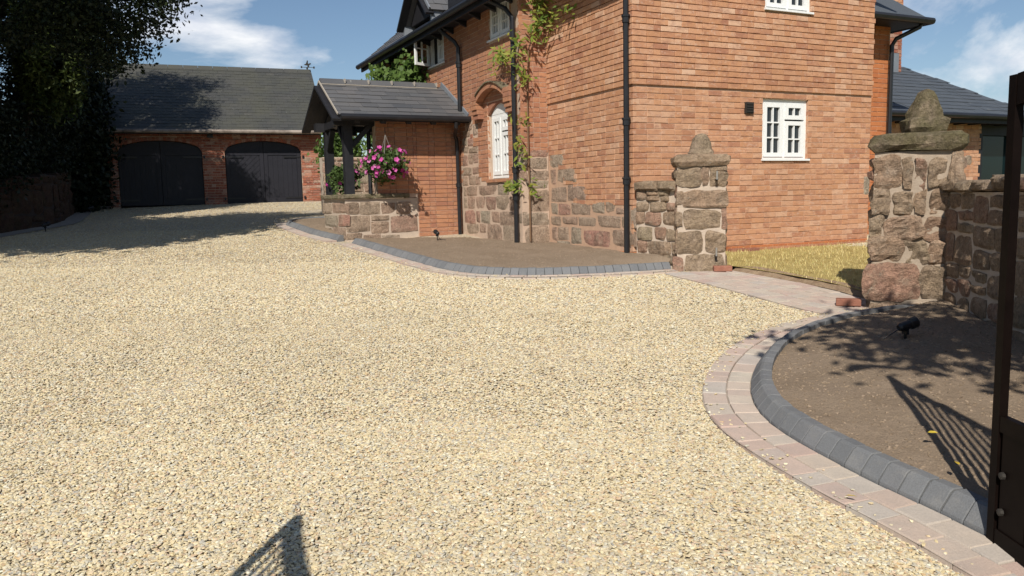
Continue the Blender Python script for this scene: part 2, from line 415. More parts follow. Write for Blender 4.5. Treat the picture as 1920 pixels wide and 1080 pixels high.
def offset(line, d):
    t = np.gradient(line, axis=0); t /= np.linalg.norm(t, axis=1)[:, None]
    return line + np.stack([-t[:, 1], t[:, 0]], 1) * d


# drive sheet
mb = MB(); ys = np.arange(-8, 24.6, .5); xs = np.arange(-16, 7.1, .5)
for y in ys:
    for x in xs: mb.v.append((x, y, gz(y) + .002))
for j in range(len(ys) - 1):
    for i in range(len(xs) - 1):
        a = j * len(xs) + i; mb.f.append((a, a + 1, a + 1 + len(xs), a + len(xs))); mb.r.append(0)
mb.build('driveway', 'gravel_sheet', kind='structure', fix=False)


# kerbs: each block its own object on a thin concrete bed
KERB_PROF = [(.0, -.06), (.0, .105), (.055, .108), (.072, .100), (.122, .040), (.125, .030), (.125, -.06)]


def kerb(line, side, name, top=1.0):
    """side=+1: the bed lies to the left of the line's direction; profile's outer foot sits on the line"""
    t = np.gradient(line, axis=0); t /= np.linalg.norm(t, axis=1)[:, None]
    bed = MB(); nrm = np.stack([-t[:, 1], t[:, 0]], 1) * side
    for p, n in zip(line, nrm):
        z = gz(p[1]) - .03
        for a in (.02, .12): bed.v.append((p[0] + n[0] * a, p[1] + n[1] * a, z + .075))
    for i in range(len(line) - 1):
        bed.f.append((2 * i, 2 * i + 2, 2 * i + 3, 2 * i + 1)); bed.r.append(0)
    base = bed.build(name, 'concrete', kind='structure')
    mes = []
    for k in range(4):
        L = .0985; m2 = MB()
        pr = [(.125 - a, b * (top if b > 0 else 1)) for a, b in KERB_PROF]        # distance inward from the foot line
        ch = .004
        rings = []
        for (s, sh) in ((-L / 2, ch), (-L / 2 + ch, 0), (L / 2 - ch, 0), (L / 2, ch)):
            cx_, cz_ = .0625, .04
            rings.append([(s, a + (cx_ - a) * sh * 8, b + (cz_ - b) * sh * 8) for a, b in pr])
        n = len(pr)
        vs = [(x, y + rng.uniform(-.0012, .0012), z + rng.uniform(-.0012, .0012)) for rg in rings for x, y, z in rg]
        fs = [tuple(range(n)), tuple(reversed(range(3 * n, 4 * n)))]
        for q in range(3):
            fs += [(q * n + i, q * n + (i + 1) % n, (q + 1) * n + (i + 1) % n, (q + 1) * n + i) for i in range(n)]
        m2.add(vs, fs); o = m2.build('kerb_block', 'kerb', base); mes.append(o.data); bpy.data.objects.remove(o)
    for i in range(len(line) - 1):
        p = (line[i] + line[i + 1]) / 2; d = line[i + 1] - line[i]; a = math.atan2(d[1], d[0]); dz = gz(line[i + 1][1]) - gz(line[i][1])
        o = link('kerb_block', rng.choice(mes), base, loc=(p[0], p[1], gz(p[1]) + rng.uniform(-.002, .002)))
        o.scale = (1, side, 1)
        o.rotation_euler = Matrix.Rotation(a + rng.uniform(-.015, .015), 3, 'Z').to_euler()
        o.rotation_euler.y = -math.atan2(dz, np.linalg.norm(d)) + rng.uniform(-.008, .008)
        o.rotation_euler.x = rng.uniform(-.02, .02)
    return base


kerb(kA, 1, 'kerb_edging')
kerb(kB[::-1], 1, 'kerb_edging')
kerb(kR, 1, 'kerb_edging', 1.12)


# pavers
def paver_mesh():
    ms = []
    for k in range(5):
        mb = MB(); c = .02; h = .03
        pts = lambda e, z: [(-.5 + e, -.5 + e, z), (.5 - e, -.5 + e, z), (.5 - e, .5 - e, z), (-.5 + e, .5 - e, z)]
        vs = [(x + rng.uniform(-.012, .012), y + rng.uniform(-.012, .012), z + rng.uniform(-.0012, .0012)) for x, y, z in pts(0, -.04) + pts(0, h - .006) + pts(c, h)]
        fs = [(8, 9, 10, 11)] + [(i, (i + 1) % 4, 4 + (i + 1) % 4, 4 + i) for i in range(4)] + [(4 + i, 4 + (i + 1) % 4, 8 + (i + 1) % 4, 8 + i) for i in range(4)]
        mb.add(vs, fs); o = mb.build('paver', 'paver'); ms.append(o.data); bpy.data.objects.remove(o)
    return ms


PAV = paver_mesh()


def lay_paver(base, p, a, L, W, z, slope=0.):
    o = link('paver', rng.choice(PAV), base, loc=(p[0], p[1], z + rng.uniform(-.003, .003)))
    o.scale = (L, W, 1); o.rotation_euler = Matrix.Rotation(a, 3, 'Z').to_euler()
    o.rotation_euler.y = -slope


def paver_rows(line, side, name, rows, lens=(.13, .17, .21)):
    bed = MB(); a0 = 0; aw = sum(rows)
    t = np.gradient(line, axis=0); t /= np.linalg.norm(t, axis=1)[:, None]; n = np.stack([-t[:, 1], t[:, 0]], 1) * side
    for p, q in zip(line, n):
        for a in (-.03, aw): bed.v.append((p[0] + q[0] * a, p[1] + q[1] * a, gz(p[1]) + .021))
    for i in range(len(line) - 1): bed.f.append((2 * i, 2 * i + 2, 2 * i + 3, 2 * i + 1)); bed.r.append(0)
    base = bed.build(name, 'paver_bed', kind='structure')
    for w_ in rows:
        ln = spline(offset(line, side * (a0 + w_ / 2)), .02); a0 += w_; i = 0
        while i < len(ln) - 4:
            L = rng.choice(lens); k = min(len(ln) - 1, i + int(L / .02)); p = (ln[i] + ln[k]) / 2; d = ln[k] - ln[i]; dl = np.linalg.norm(d)
            if dl < .05: break
            lay_paver(base, p, math.atan2(d[1], d[0]), dl - .006, w_ - .006, gz(p[1]), math.atan2(gz(ln[k][1]) - gz(ln[i][1]), dl)); i = k
    return base


paver_rows(kR, -1, 'paved_edging', (.145, .145))
paver_rows(kA, -1, 'paved_edging', (.10, .10))
paver_rows(kB, 1, 'paved_edging', (.10, .10))
# the little path between the two stone piers
pl, pr = spline(PATH_L, .1), spline(PATH_R, .1); n = 24
ip = lambda l, t: np.array([np.interp(t, np.linspace(0, 1, len(l)), l[:, k]) for k in (0, 1)])
mb = MB()
for i in range(n + 1):
    for s in (0, 1):
        p = ip(pl, i / n) * (1 - s) + ip(pr, i / n) * s; mb.v.append((p[0], p[1], gz(p[1]) + .020))
for i in range(n): mb.f.append((2 * i, 2 * i + 1, 2 * i + 3, 2 * i + 2)); mb.r.append(0)
pbase = mb.build('path', 'paver_bed', kind='structure')
for c in range(6):
    t0 = 0.
    while t0 < .99:
        dt = rng.choice((.045, .06, .075)); t1 = min(1, t0 + dt); s0, s1 = c / 6, (c + 1) / 6; tm = (t0 + t1) / 2
        f = lambda t, s: ip(pl, t) * (1 - s) + ip(pr, t) * s
        ce = f(tm, (s0 + s1) / 2); d = f(t1, (s0 + s1) / 2) - f(t0, (s0 + s1) / 2); wv = f(tm, s1) - f(tm, s0)
        L = np.linalg.norm(d); Wd = abs(wv[0] * d[1] - wv[1] * d[0]) / L
        if L > .03: lay_paver(pbase, ce, math.atan2(d[1], d[0]), L - .006, Wd - .006, gz(ce[1]) - .001, math.atan2(gz(ce[1] + d[1] / 2) - gz(ce[1] - d[1] / 2), L))
        t0 = t1


# planting beds: soil lofted from the kerb's inner top to the walls
def loft(name, A, B, zA, zB, mat, n=14, amp=.012, hump=.0, kind='structure'):
    mb = MB(); m = len(A)
    for i in range(m):
        for k in range(n + 1):
            t = k / n; p = A[i] * (1 - t) + B[i] * t; z = zA(A[i]) * (1 - t) + zB(B[i]) * t + hump * math.sin(math.pi * t)
            z += amp * (mnoise.noise((p[0] * 3, p[1] * 3, 3)) + .7 * mnoise.noise((p[0] * 9, p[1] * 9, 7)) + .5 * mnoise.noise((p[0] * 24, p[1] * 24, 1))) * (0 if k == 0 else 1)
            mb.v.append((p[0], p[1], z))
    for i in range(m - 1):
        for k in range(n): a = i * (n + 1) + k; mb.f.append((a, a + 1, a + n + 2, a + n + 1)); mb.r.append(0)
    o = mb.build(name, mat, kind=kind, smooth=True, fix=False)
    me = o.data
    if me.polygons[len(me.polygons) // 2].normal.z < 0: me.flip_normals()
    return o


def resample(pts, n):
    P = np.array(pts, float); L = np.r_[0, np.cumsum(np.linalg.norm(np.diff(P, axis=0), axis=1))]; q = np.linspace(0, L[-1], n)
    return np.stack([np.interp(q, L, P[:, j]) for j in (0, 1)], 1)


inA = offset(kA, .118); wallA = resample([HW(-2.45, 4.85), HW(-.40, 4.85), HW(-.40, 2.4), HW(.05, 2.4), HW(.05, .0), (2.1, 9.75)], len(inA))
bedA = loft('soil_bed', inA, wallA, lambda p: gz(p[1]) + .085, lambda p: .845 - .075 * max(0, p[0] - .3) / 1.6, 'soil', 40, .018, .03)
inB = offset(kB, -.118); wallB = resample([HW(-2.35, 4.9), HW(-2.35, 6.2), HW(-2.35, 6.9), HW(-2.3, 7.2)], len(inB))
bedB = loft('soil_bed', inB, wallB, lambda p: gz(p[1]) + .085, lambda p: gz(p[1]) + .12, 'soil', 10, .012, .02)
inR = offset(kR, .118); WW = [(3.70, 6.86), (3.62, 6.2), (3.52, 5.5), (3.40, 4.8), (3.22, 4.0), (2.98, 3.2), (2.72, 2.4), (2.55, 1.6)]
wallR = resample([(p[0] + .12, p[1]) for p in WW], len(inR))
bedR = loft('soil_bed', inR, wallR, lambda p: gz(p[1]) + .088, lambda p: gz(p[1]) + .16, 'soil', 70, .017, .035)

# dry lawn beside the house, with a broken earth edge
lr = spline([(2.62, 9.40), (3.04, 8.68), (3.30, 8.08), (3.48, 7.5), (4.1, 7.3), (6.0, 7.6), (12, 9)], .15)
up = resample([HW(.5, -.02), HW(2.2, -.02), HW(4.3, -.02), HW(4.6, .45), HW(7, 1.45), HW(14, 1.45)], len(lr))
zlawn = lambda p: .735
bank = offset(lr, .12)
loft('earth_bank', lr, bank, lambda p: gz(p[1]) + .02, lambda p: gz(p[1]) + .085, 'soil_dark', 6, .03)
bank2 = offset(lr, .06)
lawn = loft('lawn', bank2, up, lambda p: gz(p[1]) + .07, zlawn, 'lawn', 16, .012)


# ------------------------------------------------------------------ brickwork and stonework
class Face:
    """a wall face: origin, direction along, outward normal (all in the parent's frame)"""
    def __init__(s, o, d, out): s.o = Vector(o); s.d = Vector(d).normalized(); s.out = Vector(out).normalized(); s.rot = math.atan2(s.d.y, s.d.x)

    def p(s, a, z, out=0.): q = s.o + s.d * a + s.out * out; return Vector((q.x, q.y, z))


def brick_proto(L, mat, dep=.05, h=.066):
    ms = []
    for k in range(4):
        j = lambda a: a + rng.uniform(-.0018, .0018)
        mb = MB(); c = .0035
        vs = []
        for y, e in ((-dep / 2, c), (-dep / 2 + c, 0), (dep / 2, 0)):
            vs += [(j(-L / 2 + e), y, j(-h / 2 + e)), (j(L / 2 - e), y, j(-h / 2 + e)), (j(L / 2 - e), y, j(h / 2 - e)), (j(-L / 2 + e), y, j(h / 2 - e))]
        fs = [(0, 1, 2, 3)] + [(q * 4 + i, q * 4 + (i + 1) % 4, q * 4 + 4 + (i + 1) % 4, q * 4 + 4 + i) for q in range(2) for i in range(4)]
        mb.add(vs, fs); o = mb.build('brick', mat); ms.append(o.data); bpy.data.objects.remove(o)
    return ms


PROTO = {}


def course_layout(a0, a1, row, bond):
    """yield (start, end) of the bricks of one course"""
    st, hd, g = .215, .1025, .006
    a = a0 - (rng.uniform(0, .3) if bond == 'random' else (.1125 if row % 2 else 0)); k = row
    o = []
    while a < a1:
        if bond == 'flemish': L = st if (k % 2 == 0) else hd
        elif bond == 'garden': L = hd if (k % 4 == 3) else st
        elif bond == 'english': L = st if row % 4 else hd
        else: L = st if rng.random() < .8 else hd
        k += 1; o.append((a, a + L)); a += L + g
    r = []
    for (p, q) in o:
        p, q = max(p, a0), min(q, a1)
        if q - p > .03: r.append((p, q))
    return r


def bricks(parent, face, a0, a1, z0, z1, mat, skip=None, bond='garden', course=.075, out=0., single=None, name='brickwork', joint=.009, jit=.0035):
    """lays bricks on a face. 'single' is a list that takes bricks to be made as objects, the rest go into one mesh"""
    mb = MB(); row = 0; z = z0; h = course - joint
    while z < z1 - .02:
        zt = min(z + h, z1)
        for (p, q) in course_layout(a0, a1, row, bond):
            for (p2, q2) in ((p, q),):
                cut = skip(p2, q2, z, zt) if skip else [(p2, q2)]
                for (s, e) in cut:
                    if e - s < .02: continue
                    jt = rng.uniform(-jit, jit)
                    std = abs((e - s) - .215) < .004 or abs((e - s) - .1025) < .004
                    if single is not None and std and zt - z > h - .004:
                        single.append((face, (s + e) / 2, (z + zt) / 2, out + jt, 'S' if e - s > .15 else 'H', parent, mat)); continue
                    brick_into(mb, face, s, e, z, zt, out + jt)
        z += course; row += 1
    if mb.f: return mb.build(name, mat, parent, kind='stuff', fix=True)


def brick_into(mb, face, s, e, z, zt, ou, r=None):
    c = .003; w_ = lambda: rng.uniform(-.0015, .0015); vs = []
    for o_, k in ((ou, c), (ou - c, 0), (ou - .05, 0)):
        for a, b in ((s + k, z + k), (e - k, z + k), (e - k, zt - k), (s + k, zt - k)): vs.append(face.p(a + w_(), b + w_(), o_))
    mb.add(vs, [(0, 1, 2, 3)] + [(q * 4 + i, q * 4 + (i + 1) % 4, q * 4 + 4 + (i + 1) % 4, q * 4 + 4 + i) for q in range(2) for i in range(4)], r if r is not None else rng.random())


def rect_skip(holes):
    """cut bricks by rectangular holes (a0,a1,z0,z1)"""
    def f(s, e, z, zt):
        segs = [(s, e)]
        for (h0, h1, k0, k1) in holes:
            zc = (z + zt) / 2
            if zc < k0 or zc > k1: continue
            n_ = []
            for (a, b) in segs:
                if b <= h0 or a >= h1: n_.append((a, b))
                else:
                    if a < h0: n_.append((a, h0))
                    if b > h1: n_.append((h1, b))
            segs = n_
        return segs
    return f


def core(name, face, a0, a1, z0, z1, mat, parent, holes=(), thick=.26, back=.007, extra=None):
    """mortar body of a wall with rectangular openings"""
    mb = MB(); A = sorted({a0, a1, *[min(max(h[i], a0), a1) for h in holes for i in (0, 1)]}); Z = sorted({z0, z1, *[min(max(h[i], z0), z1) for h in holes for i in (2, 3)]})
    for i in range(len(A) - 1):
        for j in range(len(Z) - 1):
            ca, cz = (A[i] + A[i + 1]) / 2, (Z[j] + Z[j + 1]) / 2
            if any(h[0] < ca < h[1] and h[2] < cz < h[3] for h in holes): continue
            vs = [face.p(a, z, o) for o in (-back, -back - thick) for a, z in ((A[i], Z[j]), (A[i + 1], Z[j]), (A[i + 1], Z[j + 1]), (A[i], Z[j + 1]))]
            mb.add(vs, [(0, 1, 2, 3), (7, 6, 5, 4)] + [(k, k + 4, (k + 1) % 4 + 4, (k + 1) % 4) for k in range(4)])
    if extra: extra(mb)
    return mb.build(name, mat, parent)


def stone(parent, face, a0, z0, a1, z1, mat='stone', bulge=.03, rough=.010, out=0., n=6, name='stone', dep=.07):
    """one block on a face: near-rectangular uneven outline, rough broken front, sides going into the wall"""
    cx_, cz_ = (a0 + a1) / 2, (z0 + z1) / 2; w_, h_ = (a1 - a0) / 2, (z1 - z0) / 2; sd = rng.uniform(0, 99)
    vs = []; o0 = face.p(cx_, cz_, out); m_ = min(w_, h_); rg = rough > .011
    sk = [(rng.uniform(-.07, .11) * m_ * (1.4 if rg else 1), rng.uniform(-.07, .11) * m_ * (1.4 if rg else 1)) for _ in range(4)]
    sgn = ((-1, -1), (1, -1), (1, 1), (-1, 1)); tl = (rng.uniform(-.5, .5) * rough / max(w_, .05), rng.uniform(-.5, .9) * rough / max(h_, .05))
    fb = lambda x, y, q: mnoise.noise((x * 7 + sd, y * 7, q)) + .6 * mnoise.noise((x * 17, y * 17 + sd, q)) + .35 * mnoise.noise((x * 37 + sd, y * 37, q))
    rim = []
    for j in range(n):
        for i in range(n):
            x, y = -1 + 2 * i / (n - 1), -1 + 2 * j / (n - 1); e = max(abs(x), abs(y)); cn = abs(x * y)
            px, py = x * w_, y * h_; fx, fy = (x + 1) / 2, (y + 1) / 2
            for q, wt in enumerate(((1 - fx) * (1 - fy), fx * (1 - fy), fx * fy, (1 - fx) * fy)): px += sk[q][0] * wt * -sgn[q][0] * -1; py += sk[q][1] * wt * -sgn[q][1] * -1
            if e > .95:
                k = (.085 if rg else .04) * cn ** 3; px -= x * k * m_ * 1.5; py -= y * k * m_ * 1.5
                px += rough * .9 * mnoise.noise((px * 11, py * 11, sd)); py += rough * .9 * mnoise.noise((px * 11, py * 11, sd + 9))
            d = bulge * (1 - e ** 4) + rough * fb(px, py, sd) * (1.0 if e < .95 else .45) + tl[0] * px + tl[1] * py - (.006 if e > .95 else 0)
            vs.append(face.p(cx_ + px, cz_ + py, out + d) - o0)
    fs = [(j * n + i, j * n + i + 1, (j + 1) * n + i + 1, (j + 1) * n + i) for j in range(n - 1) for i in range(n - 1)]
    ring = [i for i in range(n)] + [j * n + n - 1 for j in range(1, n)] + [(n - 1) * n + i for i in range(n - 2, -1, -1)] + [j * n for j in range(n - 2, 0, -1)]
    b = len(vs)
    for k in ring: vs.append(Vector(vs[k]) - face.out * dep)
    m = len(ring); fs += [(ring[k], b + k, b + (k + 1) % m, ring[(k + 1) % m]) for k in range(m)]
    mb = MB(); mb.add(vs, fs); return mb.build(name, mat, parent, smooth=False, loc=o0)


def coursed(parent, face, a0, a1, z0, z1, hr, lr_, mat, gap=.018, **kw):
    z = z0
    while z < z1 - .05:
        h = rng.uniform(*hr)
        if z + h > z1 - .06: h = z1 - z
        a = a0 + rng.uniform(-.02, 0)
        while a < a1 - .03:
            L = rng.uniform(*lr_)
            if a + L > a1 - .1: L = a1 - a
            if h > .17 and rng.random() < .22 and L > .12:
                hh = h * rng.uniform(.4, .6); stone(parent, face, a, z, a + L - gap, z + hh - gap, mat, **kw); stone(parent, face, a, z + hh, a + L - gap, z + h - gap, mat, **kw)
            else: stone(parent, face, a, z, a + L - gap, z + h - gap * rng.uniform(.7, 1.5), mat, **kw)
            a += L
        z += h


# ------------------------------------------------------------------ the house
house = thing('brick_house', 'two-storey red brick house with stone footings, slate roofs and white windows beside the gravel drive', 'house', (HC.x, HC.y, 0), TH)
FE = Face((0, 0, 0), (1, 0, 0), (0, -1, 0))                # gable end facing the camera
FN = Face((0, 0, 0), (0, 1, 0), (-1, 0, 0))                # newer side wall
FO = Face((-.46, 2.28, 0), (1, 0, 0), (0, -1, 0))          # narrow return of the old wall
FW = Face((-.46, 0, 0), (0, 1, 0), (-1, 0, 0))             # old side wall
FP = Face((0, 4.71, 0), (1, 0, 0), (0, -1, 0))             # porch side wall
FK = Face((-2.59, 0, 0), (0, 1, 0), (-1, 0, 0))            # porch end
FR = Face((0, .5, 0), (1, 0, 0), (0, -1, 0))               # recessed wing at the far right
WE = (2.155, 3.01, 1.965, 2.815); WE2 = (2.155, 3.01, 4.0, 4.62)
singles = []
wallE = core('wall', FE, .01, 4.28, .66, 4.75, 'mortar_new', house, (WE, WE2))
mbx = MB(); mbx.prism([(.01, 4.75), (4.28, 4.75), (2.14, 6.55)], .01, .26); mbx.build('gable', 'brick_new', house)
DPC = .797
bricks(wallE, FE, -.0, 4.28, .722, DPC, 'brick_orange', bond='english', course=.075, name='base_course')
bricks(wallE, FE, 0, 4.28, DPC, 2.915, 'brick_new', rect_skip((WE,)), 'garden', single=singles)
bricks(wallE, FE, -.018, 4.295, 2.922, 4.75, 'brick_new', rect_skip((WE2,)), 'garden', out=.02, single=singles)
# newer side wall, brick above stepped stone
wallN = core('wall', FN, .252, 2.50, .66, 4.75, 'mortar_new', house)
STN = [(1.772, 1.953, 2.237, 2.152), (2.055, 1.683, 2.22, 1.933), (1.442, 1.721, 2.019, 1.941), (1.739, 1.438, 2.204, 1.656), (1.13, 1.46, 1.705, 1.696), (2.02, 1.251, 2.22, 1.419), (1.636, 1.25, 1.986, 1.414), (1.07, 1.256, 1.594, 1.437), 
       (0.698, 1.277, 1.04, 1.436), (0.435, 1.291, 0.658, 1.435), (0.216, 1.283, 0.405, 1.36), (1.917, 1.083, 2.227, 1.216), (1.425, 1.105, 1.878, 1.222), (0.917, 1.094, 1.393, 1.228), (0.311, 1.093, 0.901, 1.248), (0.101, 1.098, 0.292, 1.243), 
       (2.041, 0.851, 2.223, 1.058), (1.683, 0.87, 2.021, 1.07), (1.317, 0.826, 1.614, 1.064), (0.564, 0.821, 1.252, 1.046), (-0.042, 0.846, 0.532, 1.062), (1.655, 0.737, 2.037, 0.856), (-0.054, 1.103, 0.071, 1.357), (0.092, 1.264, 0.199, 1.361)]
def set_stones(tab, parent, face, mat='stone', **kw):
    """tab: blocks as (start, foot, end, top) in metres along the face and above datum"""
    for (a0, zb, a1, zt) in tab: stone(parent, face, a0, zb, a1, zt, mat, **kw)
    return tab


bx = set_stones(STN, wallN, FN, bulge=.004, rough=.008)
# brick stops where the stepped stonework begins
def stepped(s, e, z, zt):
    zc = (z + zt) / 2
    lim = 0.
    if zc < 1.36: return []
    lim = 1.55 if zc < 1.58 else 1.55 if zc < 1.67 else 1.83 if zc < 1.92 else 1.98 if zc < 2.06 else 9
    return [(s, min(e, lim))] if s < lim else []
bricks(wallN, FN, 0.0, 2.27, DPC, 2.915, 'brick_new', stepped, 'garden')
MB().box((-.022, 2.283, .7), (.0, 2.5, 4.7)).build('wall', 'mortar_old', house)
bricks(wallN, FN, -.02, 2.27, 2.922, 4.75, 'brick_new', None, 'garden', out=.02)
bricks(wallN, FN, 0.0, 1.62, .722, DPC, 'brick_orange', None, 'english', name='base_course')
coursed(wallN, FN, 1.62, 2.27, .68, .84, (.14, .16), (.2, .35), 'stone', bulge=.012)

# old return and old side wall
STO = [(0.121, 2.12, 0.469, 2.238), (0.118, 1.934, 0.436, 2.112), (0.11, 1.781, 0.478, 1.921), (0.089, 1.636, 0.46, 1.769), (0.107, 1.308, 0.471, 1.628), (0.029, 1.09, 0.466, 1.296), (0.024, 0.767, 0.461, 1.082)]
wallO = core('wall', FO, .0, .440, .66, 4.6, 'mortar_old', house)
set_stones(STO, wallO, FO, bulge=.004, rough=.008)
bricks(wallO, FO, 0, .458, 2.20, 4.6, 'brick_old', None, 'flemish')
WO = (2.74, 3.52, 1.83, 3.06); WU = (2.60, 3.38, 4.0, 4.62); WL = (5.38, 6.19, 4.0, 4.70)
wallW = core('wall', FW, 2.289, 9.4, .66, 4.62, 'mortar_old', house, (WO, WU, WL), thick=.3)
STW = [(4.146, 2.673, 4.407, 2.795), (3.909, 2.582, 4.126, 2.783), (4.265, 2.571, 4.609, 2.686), (4.411, 2.43, 4.62, 2.561), (4.09, 2.421, 4.387, 2.555), (4.36, 2.3, 4.67, 2.415), (3.954, 2.293, 4.344, 2.399), (4.409, 2.101, 4.643, 2.284), 
       (4.162, 2.084, 4.386, 2.285), (3.928, 2.103, 4.146, 2.272), (4.235, 1.922, 4.681, 2.068), (3.883, 1.931, 4.197, 2.05), (4.421, 1.748, 4.67, 1.913), (4.098, 1.742, 4.397, 1.909), (3.879, 1.745, 4.075, 1.906), (4.505, 1.558, 4.63, 1.713), 
       (4.0, 1.556, 4.488, 1.722), (3.22, 1.556, 3.926, 1.722), (2.762, 1.564, 3.172, 1.757), (2.432, 1.547, 2.712, 1.78), (4.464, 1.341, 4.62, 1.54), (4.109, 1.329, 4.441, 1.539), (3.692, 1.317, 4.065, 1.544), (3.264, 1.312, 3.65, 1.54), 
       (2.773, 1.315, 3.231, 1.55), (2.297, 1.313, 2.743, 1.546), (4.124, 1.087, 4.614, 1.313), (3.934, 1.099, 4.103, 1.301), (3.512, 1.106, 3.905, 1.304), (3.139, 1.115, 3.445, 1.293), (2.53, 1.085, 3.114, 1.297), (2.279, 1.095, 2.506, 1.302), 
       (3.992, 0.895, 4.521, 1.071), (3.662, 0.933, 3.947, 1.09), (3.051, 0.74, 3.62, 1.093), (2.32, 0.764, 3.0, 1.077), (2.237, 2.106, 2.585, 2.244), (2.243, 1.954, 2.591, 2.093), (2.25, 1.788, 2.599, 1.941)]
bxW = set_stones(STW, wallW, FW, bulge=.004, rough=.008)


def old_skip(s, e, z, zt):
    zc = (z + zt) / 2
    segs = rect_skip((WO, WU, WL))(s, e, z, zt); n_ = []
    for (a, b) in segs:
        c = (a + b) / 2
        if zc < 1.80: continue
        if any(q[0] - .01 < c < q[2] + .01 and q[1] - .02 < zc < q[3] + .02 for q in bxW): continue
        n_.append((a, b))
    return n_


bricks(wallW, FW, 2.28, 9.4, .9, 4.62, 'brick_old', old_skip, 'flemish')
# arched hood over the old window: ring of bricks on edge and the solid above the frame
hood = MB(); cap_ = MB()
ARC = [(3.13 + .52 * q, 3.09 + .16 * (1 - abs(q) ** 1.9)) for q in np.linspace(-1, 1, 15)]
for i in range(14):
    (a, z), (b, y) = ARC[i], ARC[i + 1]
    vs = [FW.p(q, h, o) for o in (.14, .012) for q, h in ((a + .003, z), (b - .003, y), (b - .003, y + .085), (a + .003, z + .085))]
    hood.add(vs, [(0, 1, 2, 3), (7, 6, 5, 4)] + [(k, k + 4, (k + 1) % 4 + 4, (k + 1) % 4) for k in range(4)], rng.random())
    vs = [FW.p(q, h, o) for o in (.165, -.02) for q, h in ((a, z + .086), (b, y + .086), (b, y + .108), (a, z + .108))]
    cap_.add(vs, [(0, 1, 2, 3), (7, 6, 5, 4)] + [(k, k + 4, (k + 1) % 4 + 4, (k + 1) % 4) for k in range(4)])
ha = hood.build('window_hood', 'brick_old', house); cap_.build('hood_cap', 'coping', ha)
for sg in (-1, 1):
    for k in range(5):
        c0 = 3.13 + sg * .525; c1 = 3.13 + sg * .74; dp_ = .14 - .02 * max(0, k - 2)
        mb = MB(); vs = [FW.p(q, h, o) for o in (dp_, -.003) for q, h in ((min(c0, c1), 3.12 - k * .075), (max(c0, c1), 3.12 - k * .075), (max(c0, c1), 3.188 - k * .075), (min(c0, c1), 3.188 - k * .075))]
        mb.add(vs, [(0, 1, 2, 3), (7, 6, 5, 4)] + [(q, q + 4, (q + 1) % 4 + 4, (q + 1) % 4) for q in range(4)]).build('brick', 'brick_old', ha)
mb = MB()
for sgn in (-1, 1):
    poly = [(3.13 + sgn * q, 3.03 - .17 * (q / .39) ** 2) for q in (.39, .3, .2, .1, 0)] + [(3.13, 3.06), (3.13 + sgn * .39, 3.06)]
    vs = [FW.p(a, z, o) for o in (-.02, -.25) for a, z in poly]; n = len(poly)
    mb.add(vs, [tuple(range(n)), tuple(reversed(range(n, 2 * n)))] + [(i, i + n, (i + 1) % n + n, (i + 1) % n) for i in range(n)])
mb.build('arch_infill', 'brick_old', house)
for (a, L) in ((2.70, .86),):
    mb = MB(); vs = [FW.p(q, h, o) for o in (.03, -.15) for q, h in ((a - .02, 1.775), (a + L, 1.775), (a + L, 1.822), (a - .02, 1.822))]
    mb.add(vs, [(0, 1, 2, 3), (7, 6, 5, 4)] + [(k, k + 4, (k + 1) % 4 + 4, (k + 1) % 4) for k in range(4)]); mb.build('window_sill', 'brick_old', house)

# far-right recessed wing
wallR_ = core('wall', FR, 4.0, 5.26, .6, 4.2, 'mortar_new', house)
bricks(wallR_, FR, 4.25, 5.26, .66, 4.15, 'brick_orange', None, 'garden')
mb = MB(); mb.box((5.0, .77, .6), (5.255, 3.2, 4.15)); mb.build('wall', 'brick_orange', house)
stone(wallE, FE, 4.17, 1.42, 4.29, 1.72, 'stone', .008, .004, out=.004)

# 300 nearest gable bricks as objects, the rest joined
singles.sort(key=lambda q: (Vector((*HW(q[1], 0), q[2])) - Vector((0, 0, CAM_H))).length)
for key, L in (('S', .215), ('H', .1025)): PROTO[key] = brick_proto(L, 'brick_new')
rest = MB()
for i, (fc, a, z, ou, k, par, mat) in enumerate(singles):
    if i < 300:
        o = link('brick', rng.choice(PROTO[k]), par, loc=fc.p(a, z, ou - .025)); o.rotation_euler = (rng.uniform(-.012, .012), rng.uniform(-.006, .006), rng.uniform(-.01, .01))
    else:
        hl = (.215 if k == 'S' else .1025) / 2; brick_into(rest, fc, a - hl, a + hl, z - .033, z + .033, ou)
rest.build('brickwork', 'brick_new', wallE, kind='stuff')


